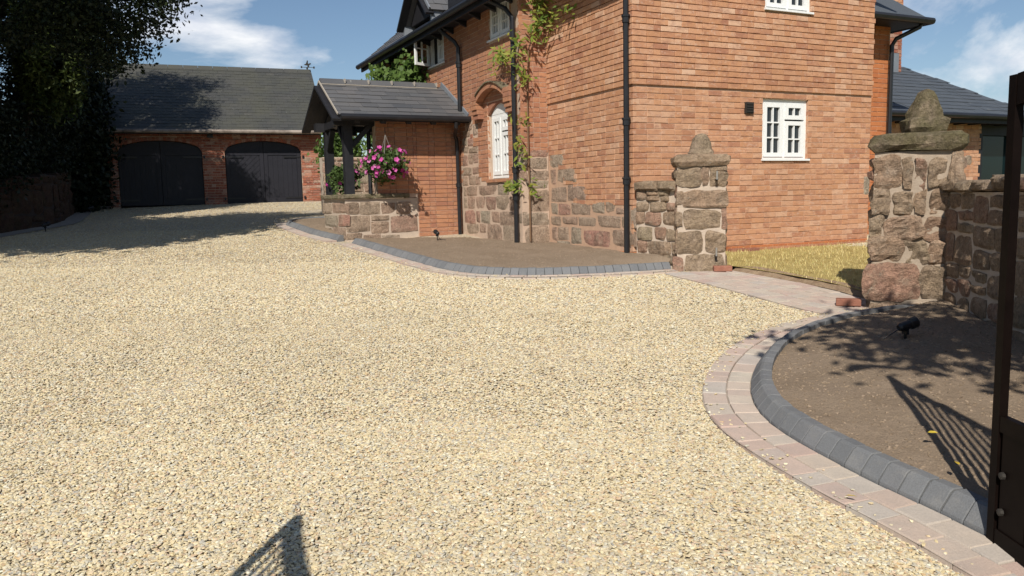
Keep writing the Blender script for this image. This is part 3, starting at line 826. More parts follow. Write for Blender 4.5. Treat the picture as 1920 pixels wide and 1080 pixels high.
# windows
def window(parent, face, a0, a1, z0, z1, lay, name='window', rec=.045, sill=True, arch=0., curt=True):
    """lay: list of sashes (a0,a1,z0,z1 as fractions, columns, rows)"""
    W, Hh = a1 - a0, z1 - z0
    def blk(mb, p, q, r_, s, o0, o1):
        vs = [face.p(a, z, o) for o in (o0, o1) for a, z in ((p, r_), (q, r_), (q, s), (p, s))]
        mb.add(vs, [(0, 1, 2, 3), (7, 6, 5, 4)] + [(k, k + 4, (k + 1) % 4 + 4, (k + 1) % 4) for k in range(4)])
    fr = MB(); t_ = .05; o0, o1 = -rec, -rec - .07
    blk(fr, a0, a0 + t_, z0, z1, o0, o1); blk(fr, a1 - t_, a1, z0, z1, o0, o1)
    blk(fr, a0 + t_, a1 - t_, z0, z0 + t_, o0, o1); blk(fr, a0 + t_, a1 - t_, z1 - t_, z1, o0, o1)
    cuts = sorted({round(s[0], 3) for s in lay if 0 < s[0] < 1})
    for c in cuts: blk(fr, a0 + c * W - .02, a0 + c * W + .02, z0 + t_, z1 - t_, o0, o1)
    win = fr.build(name, 'white_paint', parent)
    if sill:
        mb = MB(); blk(mb, a0 - .02, a1 + .02, z0 - .004, z0 + .022, .028, -rec + .003); mb.build('sill', 'white_paint', win)
    if arch:
        mb = MB(); poly = [(a0, z1)] + [(a0 + W * i / 8, z1 + arch * (1 - ((i - 4) / 4) ** 2)) for i in range(9)] + [(a1, z1)]
        poly = [(a0, z1 + .001), (a1, z1 + .001)] + [(a0 + W * i / 8, z1 + .001 + arch * (1 - ((i - 4) / 4) ** 2)) for i in range(7, 0, -1)]
        n_ = len(poly); vs = [face.p(a, z, o) for o in (o0 + .004, o1) for a, z in poly]
        mb.add(vs, [tuple(range(n_)), tuple(reversed(range(n_, 2 * n_)))] + [(i, i + n_, (i + 1) % n_ + n_, (i + 1) % n_) for i in range(n_)]); mb.build('arched_head', 'white_paint', win)
    for (f0, f1, g0, g1, nc, nr) in lay:
        p, q = a0 + f0 * W + (.022 if f0 > 0 else t_ + .003), a0 + f1 * W - (.022 if f1 < 1 else t_ + .003)
        r_, s = z0 + g0 * Hh + (.012 if g0 > 0 else t_ + .003), z0 + g1 * Hh - (.012 if g1 < 1 else t_ + .003)
        mb = MB(); k = .058; so, si = o0 + .012, o0 - .035
        blk(mb, p, p + k, r_, s, so, si); blk(mb, q - k, q, r_, s, so, si); blk(mb, p + k, q - k, r_, r_ + k, so, si); blk(mb, p + k, q - k, s - k, s, so, si)
        sash = mb.build('sash', 'white_paint', win)
        cw, rh = (q - p - 2 * k) / nc, (s - r_ - 2 * k) / nr
        mb = MB()
        for i in range(1, nc): blk(mb, p + k + cw * i - .009, p + k + cw * i + .009, r_ + k, s - k, so - .006, si)
        for j in range(1, nr):
            for i in range(nc): blk(mb, p + k + cw * i + .009, p + k + cw * (i + 1) - .009, r_ + k + rh * j - .009, r_ + k + rh * j + .009, so - .006, si)
        mb.build('glazing_bar', 'white_paint', win)
        for i in range(nc):
            for j in range(nr):
                mb = MB(); blk(mb, p + k + cw * i, p + k + cw * (i + 1), r_ + k + rh * j, r_ + k + rh * (j + 1), si + .008, si + .003); mb.build('pane', 'glass', win)
    mb = MB(); blk(mb, a0 + .002, a1 - .002, z0 + .002, z1 + arch * .8, o1 - .002, o1 - .02); mb.build('dark_backing', 'dark_room', win)  # near-black sheet painting the unlit room behind the panes
    return win


LAYE = [(0, .5, 0, 1, 2, 3), (.5, 1, 0, .665, 2, 2), (.5, 1, .665, 1, 2, 1)]
window(house, FE, *WE, LAYE)
window(house, Face((0, -.02, 0), (1, 0, 0), (0, -1, 0)), *WE2, [(0, .5, 0, 1, 2, 2), (.5, 1, 0, 1, 2, 2)])
window(house, FW, 2.76, 3.50, 1.84, 2.86, [(.5, 1, 0, 1, 2, 3), (0, .5, 0, .72, 2, 2), (0, .5, .72, 1, 2, 1)], rec=.075, sill=False, arch=.165)
window(house, FW, *WU, [(.5, 1, 0, 1, 2, 3), (0, .5, 0, 1, 2, 3)], rec=.03)
wl = window(house, FW, *WL, [(0, .5, 0, 1, 2, 2)], rec=.03)
# its other casement stands open, hinged at the far side
mb = MB(); hx = Vector((-.46, 6.17, 0)); od = Vector((-.9, -.36, 0)).normalized(); L = .36
def sb(a, b, z0, z1, th=.02): mb.bar(hx + od * a + Vector((0, 0, (z0 + z1) / 2)), hx + od * b + Vector((0, 0, (z0 + z1) / 2)), .035, z1 - z0)
sb(0, .045, 4.05, 4.66); sb(L - .045, L, 4.05, 4.66); sb(.045, L - .045, 4.05, 4.10); sb(.045, L - .045, 4.61, 4.66); sb(.045, L - .045, 4.35, 4.37); sb(L / 2 - .009, L / 2 + .009, 4.10, 4.61)
mb.build('open_casement', 'white_paint', wl)

# air vent
mb = MB(); mb.box((1.825, -.035, 2.60), (1.962, .02, 2.752)); v_ = mb.build('air_vent', 'terracotta', house)
v_.data.materials[0] = M['iron']
for k in range(4): MB().box((1.835, -.045, 2.617 + k * .034), (1.952, -.036, 2.637 + k * .034)).build('louvre', 'iron', v_)


# rainwater goods
def downpipe(parent, pts, rad=.036, collars=()):
    o = MB().tube(pts, rad, 10).build('downpipe', 'black_paint', parent, smooth=False)
    for c in collars:
        MB().tube([(c[0], c[1], c[2] - .04), (c[0], c[1], c[2] + .04)], rad * 1.32, 10).build('collar', 'black_paint', o)
        MB().tube([(c[0], c[1], c[2] + .03), (c[0], c[1], c[2] + .055)], rad * 1.6, 10).build('collar', 'black_paint', o)
    return o


downpipe(house, [(-.065, .06, .78), (-.065, .06, 4.6)], .036, [(-.065, .06, 1.70), (-.065, .06, 2.45), (-.065, .06, 3.72)])
downpipe(house, [(-.53, 2.36, .80), (-.53, 2.36, 4.18), (-.60, 2.45, 4.32), (-.78, 2.62, 4.46), (-.80, 2.64, 4.55)], .036, [(-.53, 2.36, 1.52), (-.53, 2.36, 1.93)])
downpipe(house, [(-.53, 4.52, 2.95), (-.53, 4.52, 4.12), (-.58, 4.56, 4.22), (-.74, 4.72, 4.40), (-.80, 4.76, 4.50), (-.80, 4.76, 4.56)], .036, [(-.53, 4.52, 3.82)])
downpipe(house, [(5.20, .42, 2.2), (5.20, .42, 3.78), (5.24, .38, 3.88), (5.50, .16, 4.04), (5.52, .15, 4.12)], .034)


# slates on a roof plane: corner p, along d (unit), up-slope s (unit), lengths
def slates(parent, p, d, s, La, Ls, ex, wd, mat, single=False, name='slate', off=.0, clip=None, lip=1.0):
    p, d, s = Vector(p), Vector(d).normalized(), Vector(s).normalized(); n_ = d.cross(s); 
    if n_.z < 0: n_ = -n_
    rows = max(1, int(round(Ls / ex))); ex = Ls / rows; mb = MB()
    for r_ in range(rows):
        a = -(wd / 2 if r_ % 2 else 0) + off
        while a < La - .02:
            b = min(a + wd * (1 if not single else rng.choice((1, 1, .8, 1.2))), La); a0 = max(a, 0)
            if b - a0 > .04:
                lo, hi = r_ * ex - .012, min(Ls, r_ * ex + ex * 1.7); tl = rng.uniform(-.003, .004)
                if clip is None or clip((a0 + b) / 2, (lo + ex / 2)):
                    def P_(x, y, h): return p + d * x + s * y + n_ * h
                    g = .002; lo2 = lo + rng.uniform(-.008, .008)
                    vs = [P_(a0 + g, lo2, .011 + .009 * lip + tl), P_(b - g, lo2, .011 + .009 * lip + tl + rng.uniform(-.003, .003)), P_(b - g, hi, .004), P_(a0 + g, hi, .004),
                          P_(a0 + g, lo2, .011 + tl), P_(b - g, lo2, .011 + tl), P_(b - g, hi, -.004), P_(a0 + g, hi, -.004)]
                    fs = [(0, 1, 2, 3), (0, 4, 5, 1), (1, 5, 6, 2), (3, 7, 4, 0)]
                    if single: MB().add([v - P_((a0 + b) / 2, lo + ex / 2, 0) for v in vs], fs + [(4, 7, 6, 5), (2, 6, 7, 3)]).build(name, mat, parent, loc=P_((a0 + b) / 2, lo + ex / 2, 0))
                    else: mb.add(vs, fs, rng.random())
            a = b
    if mb.f: return mb.build('slates', mat, parent, kind='stuff', fix=False)


# main roofs
def roof_slab(parent, quad, mat, name='roof', th=.06):
    q = [Vector(p) for p in quad]; n_ = (q[1] - q[0]).cross(q[-1] - q[0]).normalized()
    if n_.z < 0: n_ = -n_
    k = len(q); return MB().add(q + [p - n_ * th for p in q], [tuple(range(k)), tuple(reversed(range(k, 2 * k)))] + [(i, i + k, (i + 1) % k + k, (i + 1) % k) for i in range(k)]).build(name, mat, parent)


rf = roof_slab(house, [(-.82, 2.0, 4.60), (-.82, 9.75, 4.60), (1.9, 9.75, 6.9), (1.9, 2.0, 6.9)], 'slate')
slates(rf, (-.84, 2.0, 4.60), (0, 1, 0), (2.72, 0, 2.3), 7.75, 3.5, .2, .25, 'slate')
roof_slab(house, [(1.9, 2.0, 6.9), (1.9, 9.75, 6.9), (4.6, 9.75, 4.6), (4.6, 2.0, 4.6)], 'slate')
rn = roof_slab(house, [(-.38, -.25, 4.74), (-.38, 2.1, 4.74), (2.14, 2.1, 6.75), (2.14, -.25, 6.75)], 'slate')
roof_slab(house, [(4.66, -.25, 4.74), (4.66, 3.0, 4.74), (2.14, 3.0, 6.75), (2.14, -.25, 6.75)], 'slate')
roof_slab(house, [(-.40, -.22, 4.69), (-.40, 2.0, 4.69), (0.0, 2.0, 4.69), (0., -.22, 4.69)], 'black_timber', 'soffit', .04)
roof_slab(house, [(-.80, 2.05, 4.56), (-.80, 9.7, 4.56), (-.44, 9.7, 4.56), (-.44, 2.05, 4.56)], 'black_timber', 'soffit', .04)
MB().box((-.83, 2.05, 4.44), (-.795, 9.72, 4.60)).build('fascia', 'black_timber', house)
MB().tube([(-.885, 2.0, 4.56), (-.885, 9.78, 4.56)], .055, 10).build('gutter', 'black_paint', house)
for v in np.arange(2.5, 9.7, .6): MB().prism([(-.79, 4.55), (-.46, 4.55), (-.46, 4.42)], v - .03, v + .03).build('rafter_foot', 'black_timber', house)
MB().box((-.43, -.24, 4.55), (-.385, 2.0, 4.74)).build('fascia', 'black_timber', house)
# half dormer over the open window
DC, DH, DA, DE = 5.50, .80, 5.52, 4.76
dr = MB()
for sg in (-1, 1):
    a = [(-.95, DC + sg * DH, DE), (-.95, DC, DA), (.45, DC, DA), (-.35, DC + sg * DH, DE)]
    n_ = Vector((0, sg * .69, .72)); dr.add([Vector(p) for p in a] + [Vector(p) - n_ * .05 for p in a], [(0, 1, 2, 3), (7, 6, 5, 4), (0, 4, 5, 1), (1, 5, 6, 2), (2, 6, 7, 3), (3, 7, 4, 0)])
dorm = dr.build('dormer_roof', 'slate', house)
slates(dorm, (-.95, DC - DH - .01, DE), (1, 0, 0), (0, DH, DA - DE), 1.35, 1.1, .17, .24, 'slate', clip=lambda x, y: x < .62 + y * .75)
for sg in (-1, 1):
    MB().bar((-.97, DC + sg * (DH + .02), DE - .07), (-.97, DC, DA - .06), .04, .15, (1, 0, 0)).build('bargeboard', 'black_timber', house)
    MB().bar((-.975, DC + sg * (DH + .03), DE + .012), (-.975, DC, DA + .012), .05, .025, (1, 0, 0)).build('verge_strip', 'lead', house)
MB().add([(-.80, DC - DH + .08, DE), (-.80, DC + DH - .08, DE), (-.80, DC, DA - .08), (-.55, DC - DH + .08, DE), (-.55, DC + DH - .08, DE), (-.55, DC, DA - .08)],
         [(0, 1, 2), (5, 4, 3), (0, 3, 4, 1), (1, 4, 5, 2), (2, 5, 3, 0)]).build('dormer_gable', 'black_timber', house)
MB().box((-.92, DC - DH + .02, 4.60), (-.50, DC - DH + .10, 4.77)).build('dormer_cheek', 'lead', house)
MB().box((-.92, DC + DH - .10, 4.60), (-.50, DC + DH - .02, 4.77)).build('dormer_cheek', 'lead', house)
MB().bar((-.9, DC, DA + .02), (.45, DC, DA + .02), .16, .05).build('ridge_tile', 'slate', house)
MB().box((-.86, 2.2, 4.60), (-.5, 4.1, 4.95)).build('dormer_cheek', 'black_timber', house)
# wing eaves at far right
roof_slab(house, [(4.25, .10, 4.16), (5.62, .10, 4.16), (5.0, 1.9, 5.5), (3.2, 1.9, 5.5)], 'slate_new')
roof_slab(house, [(5.62, .10, 4.158), (5.62, 3.2, 4.158), (5.0, 1.95, 5.5), (5.0, 1.9, 5.5)], 'slate_new')
MB().box((4.3, .12, 4.08), (5.58, .50, 4.12)).build('soffit', 'black_timber', house)
MB().box((5.26, .50, 4.08), (5.58, 3.2, 4.12)).build('soffit', 'black_timber', house)
MB().tube([(4.3, .06, 4.12), (5.66, .06, 4.12)], .05, 8).build('gutter', 'black_paint', house)
MB().tube([(5.66, .06, 4.12), (5.66, 3.2, 4.12)], .05, 8).build('gutter', 'black_paint', house)

# ------------------------------------------------------------------ porch (a part of the house with its own pieces)
porch = MB().box((-2.50, 4.80, .80), (-.47, 6.30, .90)).build('porch', 'concrete', house)
def grp_core(mb_pts, mat, nm): return MB().box(*mb_pts).build(nm, mat, porch)
grp_core(((-2.575, 4.722, .72), (-1.30, 4.98, 1.55)), 'mortar_stone', 'dwarf_wall')
grp_core(((-2.578, 4.99, .72), (-2.33, 6.30, 1.55)), 'mortar_stone', 'dwarf_wall')
grp_core(((-2.0, 4.725, 1.56), (-.462, 4.93, 2.92)), 'mortar_old', 'side_wall')
grp_core(((-1.299, 4.721, .72), (-.462, 4.95, 1.559)), 'mortar_old', 'side_wall')
STP = [(-2.561, 1.304, -2.332, 1.496), (-2.324, 1.28, -1.974, 1.489), (-1.946, 1.294, -1.712, 1.482), (-1.692, 1.265, -1.427, 1.481), (-2.565, 0.994, -2.159, 1.267), (-2.144, 1.177, -1.821, 1.264), (-2.14, 0.952, -1.833, 1.161), (-1.802, 0.964, -1.321, 1.251), 
       (-2.575, 0.863, -2.312, 0.978), (-2.29, 0.85, -1.98, 0.94), (-1.958, 0.836, -1.641, 0.925)]
set_stones(STP, porch, FP, bulge=.006, rough=.009)
STK = [(5.688, 1.299, 6.425, 1.481), (4.7, 1.317, 5.624, 1.489), (5.251, 1.06, 6.288, 1.274), (4.685, 1.09, 5.191, 1.293), (5.77, 0.934, 6.49, 1.037), (4.724, 0.877, 5.654, 1.071), (5.73, 0.827, 6.488, 0.924)]
set_stones(STK, porch, FK, bulge=.006, rough=.009)
bricks(porch, FP, -1.28, -.462, .80, 2.92, 'brick_old', None, 'flemish')
bricks(porch, FP, -2.0, -1.286, 1.63, 2.92, 'brick_old', None, 'flemish')
for (a, b) in ((-2.64, -2.10), (-2.095, -1.45)):
    FT = Face((0, 4.67, 0), (1, 0, 0), (0, -1, 0)); stone(porch, FT, a, 1.555, b, 1.63, 'coping', .012, .006, name='coping', dep=.30)
for (a, b) in ((4.70, 5.5), (5.51, 6.35)):
    stone(porch, Face((-2.63, 0, 0), (0, 1, 0), (-1, 0, 0)), a, 1.555, b, 1.63, 'coping', .012, .006, name='coping', dep=.30)
MB().box((-2.62, 4.68, 1.60), (-1.46, 4.97, 1.632)).build('coping', 'coping', porch)
MB().box((-2.62, 4.975, 1.60), (-2.34, 6.34, 1.632)).build('coping', 'coping', porch)
for (u, v) in ((-2.46, 4.84), (-2.46, 6.22)): MB().box((u - .075, v - .075, 1.63), (u + .075, v + .075, 2.86)).build('post', 'black_timber', porch)
MB().box((-2.70, 4.76, 2.78), (-.47, 4.92, 2.93)).build('beam', 'black_timber', porch)
MB().box((-2.70, 6.14, 2.78), (-.47, 6.30, 2.93)).build('beam', 'black_timber', porch)
MB().box((-2.55, 4.93, 2.80), (-2.40, 6.13, 2.92)).build('beam', 'black_timber', porch)
for v0, sg in ((4.92, 1), (6.14, -1)): MB().bar((-2.47, v0, 2.45), (-2.47, v0 + sg * .33, 2.80), .08, .09, (1, 0, 0)).build('brace', 'black_timber', porch)
MB().bar((-2.38, 4.84, 2.45), (-2.05, 4.84, 2.80), .08, .09, (0, 1, 0)).build('brace', 'black_timber', porch)
RV, RZ, EV, EZ = 5.55, 3.58, 1.25, 2.90
for sg in (-1, 1):
    roof_slab(porch, [(-2.72, RV + sg * EV, EZ), (-.455, RV + sg * EV, EZ), (-.455, RV, RZ), (-2.72, RV, RZ)], 'black_timber', 'roof_deck', .05)
    MB().bar((-2.74, RV + sg * (EV + .01), EZ - .08), (-2.74, RV, RZ - .08), .04, .16, (1, 0, 0)).build('bargeboard', 'black_timber', porch)
    MB().bar((-2.735, RV + sg * (EV + .01), EZ + .016), (-2.735, RV, RZ + .016), .03, .016, (1, 0, 0)).build('verge_strip', 'verge', porch)
    for k in range(5): MB().bar((-2.4 + k * .44, RV + sg * (EV - .06), EZ - .10), (-2.4 + k * .44, RV + sg * .05, RZ - .10), .05, .09, (1, 0, 0)).build('rafter', 'black_timber', porch)
slates(porch, (-2.72, RV - EV - .02, EZ - .008), (1, 0, 0), (0, EV, RZ - EZ), 2.26, 1.42, .178, .27, 'slate', single=True)
slates(porch, (-2.72, RV + EV + .02, EZ - .008), (1, 0, 0), (0, -EV, RZ - EZ), 2.26, 1.42, .178, .27, 'slate')
for k in range(5):
    a = -2.72 + k * .425
    MB().add([(a, RV - .14, RZ - .035), (a, RV, RZ + .07), (a, RV + .14, RZ - .035), (a + .41, RV - .14, RZ - .035), (a + .41, RV, RZ + .07), (a + .41, RV + .14, RZ - .035), (a, RV, RZ), (a + .41, RV, RZ)],
             [(0, 3, 4, 1), (1, 4, 5, 2), (0, 1, 2, 6), (3, 7, 5, 4), (0, 6, 7, 3), (2, 5, 7, 6)]).build('ridge_tile', 'slate', porch)
MB().bar((-2.73, RV - .135, RZ - .045), (-.6, RV - .135, RZ - .045), .02, .014).build('ridge_mortar', 'verge', porch)
for k in range(1, 6): MB().box((-2.72 + k * .425 - .014, RV - .13, RZ - .02), (-2.72 + k * .425 - .001, RV + .13, RZ + .062)).build('ridge_mortar', 'verge', porch)
MB().bar((-.47, RV - EV, EZ + .03), (-.47, RV, RZ + .04), .10, .03, (1, 0, 0)).build('flashing', 'lead', porch)
MB().tube([(-2.70, RV - EV - .07, EZ - .03), (-.42, RV - EV - .07, EZ - .03)], .05, 10).build('gutter', 'black_paint', porch)
MB().box((-2.70, RV - EV - .02, EZ - .09), (-.46, RV - EV + .0, EZ - .015)).build('fascia', 'black_timber', porch)
MB().tube([(-.72, RV - EV - .07, EZ - .08), (-.72, RV - EV - .06, EZ - .16), (-.62, 4.56, 2.62), (-.565, 4.63, 2.55), (-.545, 4.655, 2.42), (-.535, 4.655, .80)], .034, 10).build('downpipe', 'black_paint', porch)
MB().tube([(-.54, 4.655, 1.72), (-.54, 4.655, 1.79)], .047, 10).build('collar', 'black_paint', porch)
MB().tube([(-2.05, 4.99, 1.55), (-2.05, 4.99, 2.8)], .035, 10).build('post', 'black_timber', porch)
MB().box((-.47, 4.95, .9), (-.455, 6.15, 2.9)).build('door', 'black_timber', porch)
# lamp under the porch roof
MB().lathe([(.0, 0), (.05, .0), (.06, .10), (.03, .14), (0, .15)], (-2.3, 5.0, 2.62), 8).build('lantern', 'glass', porch)

# ------------------------------------------------------------------ single-storey building at the far right
annexe = thing('brick_outbuilding', 'single-storey brick building with slate hip roof and dark glazing behind the mossy stone pier', 'building', (HC.x, HC.y, 0), TH)
FA = Face((0, 1.5, 0), (1, 0, 0), (0, -1, 0))
wa = core('wall', FA, 5.27, 9.1, .5, 2.9, 'mortar_new', annexe)
bricks(wa, FA, 5.27, 9.1, .6, 2.85, 'brick_new', None, 'garden')
stone(wa, FA, 8.62, 1.95, 8.86, 2.15, 'stone', .01, .004)
MB().box((9.16, 1.60, .6), (11.2, 1.66, 2.6)).build('window_pane', 'glass_tint', annexe)
for u in (9.10, 10.15, 11.2): MB().box((u - .05, 1.50, .5), (u + .05, 1.75, 2.85)).build('window_frame', 'black_timber', annexe)
MB().box((9.15, 1.50, 2.52), (11.15, 1.74, 2.80)).build('window_frame', 'black_timber', annexe)
MB().box((11.1, 1.8, .5), (11.25, 5.6, 2.85)).build('wall', 'brick_new', annexe)
ra = roof_slab(annexe, [(5.0, 1.08, 2.86), (10.3, 1.08, 2.86), (9.35, 3.5, 4.12), (5.0, 3.5, 4.12)], 'slate_new')
slates(ra, (5.0, 1.06, 2.86), (1, 0, 0), (0, 2.42, 1.26), 5.28, 2.72, .2, .3, 'slate_new', clip=lambda x, y: x + .15 < 5.3 - y / 2.73 * .95)
roof_slab(annexe, [(10.3, 1.08, 2.858), (10.3, 5.9, 2.858), (9.35, 3.5, 4.118)], 'slate_new')
roof_slab(annexe, [(5.0, 5.9, 2.86), (10.3, 5.9, 2.86), (9.35, 3.5, 4.119), (5.0, 3.5, 4.119)], 'slate_new')
MB().tube([(5.3, 1.03, 2.82), (10.35, 1.03, 2.82)], .05, 8).build('gutter', 'black_paint', annexe)
MB().box((5.3, 1.10, 2.70), (10.25, 1.14, 2.86)).build('fascia', 'black_timber', annexe)
for u in np.arange(5.5, 10.2, .4): MB().box((u - .03, 1.14, 2.70), (u + .03, 1.5, 2.80)).build('rafter_foot', 'black_timber', annexe)
FC = Face((8.30, 3.05, 0), (1, 0, 0), (0, -1, 0))
ch = MB().box((8.31, 3.06, 3.6), (8.73, 3.6, 6.2)).build('chimney', 'mortar_new', annexe)
bricks(ch, FC, 0, .44, 3.7, 4.78, 'brick_red', None, 'flemish'); bricks(ch, FC, -.03, .47, 4.79, 4.93, 'brick_red', None, 'flemish', out=.04); bricks(ch, FC, 0, .44, 4.94, 6.2, 'brick_new', None, 'flemish')
bricks(ch, Face((8.74, 3.05, 0), (0, 1, 0), (1, 0, 0)), 0, .55, 3.7, 6.2, 'brick_red', None, 'flemish')
MB().box((8.25, 3.0, 3.9), (8.60, 3.04, 4.28)).build('flashing', 'lead', annexe)

# ------------------------------------------------------------------ garage
GA = math.atan2(.35522, .93478)
garage = thing('brick_garage', 'brick garage with dark slate roof and two arched black double doors', 'garage', (-8.88, 23.8, 0), GA)
FG = Face((0, 0, 0), (1, 0, 0), (0, -1, 0))
D1, D2 = (-2.50, -.22), (.41, 2.63); SPR, APX = 3.05, 3.37


def arch_z(a, d): c = (d[0] + d[1]) / 2; h = (d[1] - d[0]) / 2; return SPR + (APX - SPR) * math.sqrt(max(0, 1 - ((a - c) / h) ** 2)) * .98 if abs(a - c) <= h else 0


def gskip(s, e, z, zt):
    segs = [(s, e)]
    for d in (D1, D2):
        c = (d[0] + d[1]) / 2; h = (d[1] - d[0]) / 2; zc = z - .07
        if zc > APX: continue
        hw = h + .0 if zc < SPR else h * math.sqrt(max(0, 1 - ((zc - SPR) / (APX - SPR)) ** 2))
        n_ = []
        for (a, b) in segs:
            if b <= c - hw or a >= c + hw: n_.append((a, b)); continue
            if a < c - hw: n_.append((a, c - hw))
            if b > c + hw: n_.append((c + hw, b))
        segs = n_
    return segs


gw = core('wall', FG, -2.75, 3.27, 1.40, 3.75, 'mortar_old', garage, ((*D1, 1.3, APX + .0), (*D2, 1.3, APX + .0)), thick=.32, back=.012)
bricks(gw, FG, -2.75, 3.27, 1.46, 3.75, 'brick_red', gskip, 'random', course=.078, jit=.006, joint=.012)
mb = MB()
for d in (D1, D2):      # arch ring and the spandrels above the doors
    A = np.linspace(d[0], d[1], 23); c = (d[0] + d[1]) / 2
    for i in range(22):
        a, b = A[i], A[i + 1]; za, zb = arch_z(a, d) or SPR, arch_z(b, d) or SPR
        vs = [FG.p(q, h, o) for o in (.006, -.2) for q, h in ((a + .004, za), (b - .004, zb), (b - .004, zb + .1), (a + .004, za + .1))]
        mb.add(vs, [(0, 1, 2, 3), (7, 6, 5, 4)] + [(k, k + 4, (k + 1) % 4 + 4, (k + 1) % 4) for k in range(4)], rng.random())
        vs = [FG.p(q, h, o) for o in (-.012, -.22) for q, h in ((a, za + .02), (b, zb + .02), (b, APX + .05), (a, APX + .05))]
        mb.add(vs, [(0, 1, 2, 3), (7, 6, 5, 4)] + [(k, k + 4, (k + 1) % 4 + 4, (k + 1) % 4) for k in range(4)], .3)
mb.build('arch', 'brick_red', garage)
for (x, z) in ((-.22, 2.74), (2.63, 2.74)):
    for k in range(1): stone(gw, FG, x + .03, z - .02, x + (.60 if x < 0 else .30), z + .13, 'stone', .006, .003, name='hinge_stone')
for (d, diag) in ((D1, False), (D2, True)):
    c = (d[0] + d[1]) / 2
    for sg in (0, 1):
        a0, a1 = (d[0] + .02, c - .006) if sg == 0 else (c + .006, d[1] - .02)
        A = np.linspace(a0, a1, 12); top = [(a, arch_z(a, d) - .015 or SPR) for a in A[::-1]]
        top = [(a, max(z, SPR - .03)) for a, z in top]
        poly = [(a0, 1.49), (a1, 1.49)] + top; n_ = len(poly)
        vs = [FG.p(a, z, o) for o in (-.10, -.14) for a, z in poly]
        leaf = MB().add(vs, [tuple(range(n_)), tuple(reversed(range(n_, 2 * n_)))] + [(i, i + n_, (i + 1) % n_ + n_, (i + 1) % n_) for i in range(n_)]).build('door', 'door_black', garage)
        def rail(p, q, r_, s, dp=.030, nm='rail'): MB().box((p, .10 - dp, r_), (q, .101, s)).build(nm, 'door_black', leaf)
        rail(a0, a0 + .11, 1.49, SPR - .05, nm='stile'); rail(a1 - .11, a1, 1.49, SPR + .1, nm='stile'); rail(a0 + .112, a1 - .112, 1.49, 1.66); rail(a0 + .112, a1 - .112, 2.94, 3.05)
        x0, x1, zb, zt_ = a0 + .115, a1 - .115, 1.665, 2.935
        if diag and sg == 0:
            pw_ = .115
            k = -zt_ + zb + x0
            k = (x0 - (zt_ - zb))
            while k < x1:
                # board between lines a - (z - zb) = k and k + pw
                def clipb(k0, k1):
                    pts = []
                    for kk in (k0, k1):
                        lo = max(x0, kk); hi = min(x1, kk + zt_ - zb)
                        if hi <= lo: return None
                        pts.append(((lo, zb + lo - kk), (hi, zb + hi - kk)))
                    return pts
                q = clipb(k + .006, k + pw_ * 1.35)
                if q:
                    (p1, p2), (p3, p4) = q; vs = [(p[0], y, p[1]) for y in (.082, .1005) for p in (p1, p2, p4, p3)]
                    MB().add(vs, [(0, 1, 2, 3), (7, 6, 5, 4)] + [(i, i + 4, (i + 1) % 4 + 4, (i + 1) % 4) for i in range(4)]).build('plank', 'door_black', leaf)
                k += pw_ * 1.4
        else:
            nb = 6
            for i in range(nb): MB().box((x0 + (x1 - x0) * i / nb + .002, .088 + rng.uniform(-.002, .002), zb), (x0 + (x1 - x0) * (i + 1) / nb - .002, .1005, zt_)).build('plank', 'door_black', leaf)
        for z in (2.86, 1.62):
            if sg == 0: MB().box((a0 - .10, .055, z), (a0 + .5, .069, z + .045)).build('strap_hinge', 'black_paint', leaf); MB().box((a0 - .10, -.03, z - .02), (a0 - .05, .06, z + .06)).build('hinge_pin', 'black_paint', leaf)
            else: MB().box((a1 - .5, .055, z), (a1 + .10, .069, z + .045)).build('strap_hinge', 'black_paint', leaf); MB().box((a1 + .05, -.03, z - .02), (a1 + .10, .06, z + .06)).build('hinge_pin', 'black_paint', leaf)
MB().box((-2.72, .5, 1.4), (3.25, .55, 3.75)).build('dark_panel', 'dark_room', garage)  # near-black sheet set close behind the doors
MB().box((3.0, .33, 1.4), (3.27, 5.0, 3.7)).build('wall', 'brick_red', garage); MB().box((-2.75, .33, 1.4), (-2.5, 5.0, 3.7)).build('wall', 'brick_red', garage)
MB().prism([(.0, 3.74), (5.0, 3.74), (2.6, 5.72)], 3.05, 3.25, 'x').build('gable', 'brick_red', garage)
GR = dict(e=-.38, ez=3.63, r=2.6, rz=5.86)
gr_ = roof_slab(garage, [(-2.85, -.38, 3.64), (3.38, -.38, 3.64), (3.38, 2.6, 5.86), (-2.85, 2.6, 5.86)], 'slate_old')
slates(gr_, (-2.85, -.40, 3.635), (1, 0, 0), (0, 2.98, 2.22), 6.23, 3.70, .165, .25, 'slate_old', lip=.3)
roof_slab(garage, [(-2.85, 5.58, 3.64), (3.38, 5.58, 3.64), (3.38, 2.6, 5.86), (-2.85, 2.6, 5.86)], 'slate_old')
for k in range(14):
    a = -2.85 + k * .445
    MB().add([(a, 2.45, 5.78), (a, 2.6, 5.93), (a, 2.75, 5.78), (a + .437, 2.45, 5.78), (a + .437, 2.6, 5.93), (a + .437, 2.75, 5.78)], [(0, 3, 4, 1), (1, 4, 5, 2), (0, 1, 2), (3, 5, 4), (0, 2, 5, 3)]).build('ridge_tile', 'slate_old', garage)
t = NT('gutter_old'); M['gutter_old'] = t.done(t.ramp(t.noise(4, 5), [(.35, (.16, .13, .11)), (.65, (.34, .29, .25))]), .7)
MB().tube([(-2.9, -.44, 3.60), (3.42, -.44, 3.60)], .055, 8).build('gutter', 'gutter_old', garage)
MB().box((-2.8, -.38, 3.52), (3.35, -.35, 3.64)).build('fascia', 'black_timber', garage)
for x, L in ((-.05, .16),): MB().box((x, -.14, 3.44), (x + L, -.002, 3.54)).build('lamp', 'black_paint', garage)
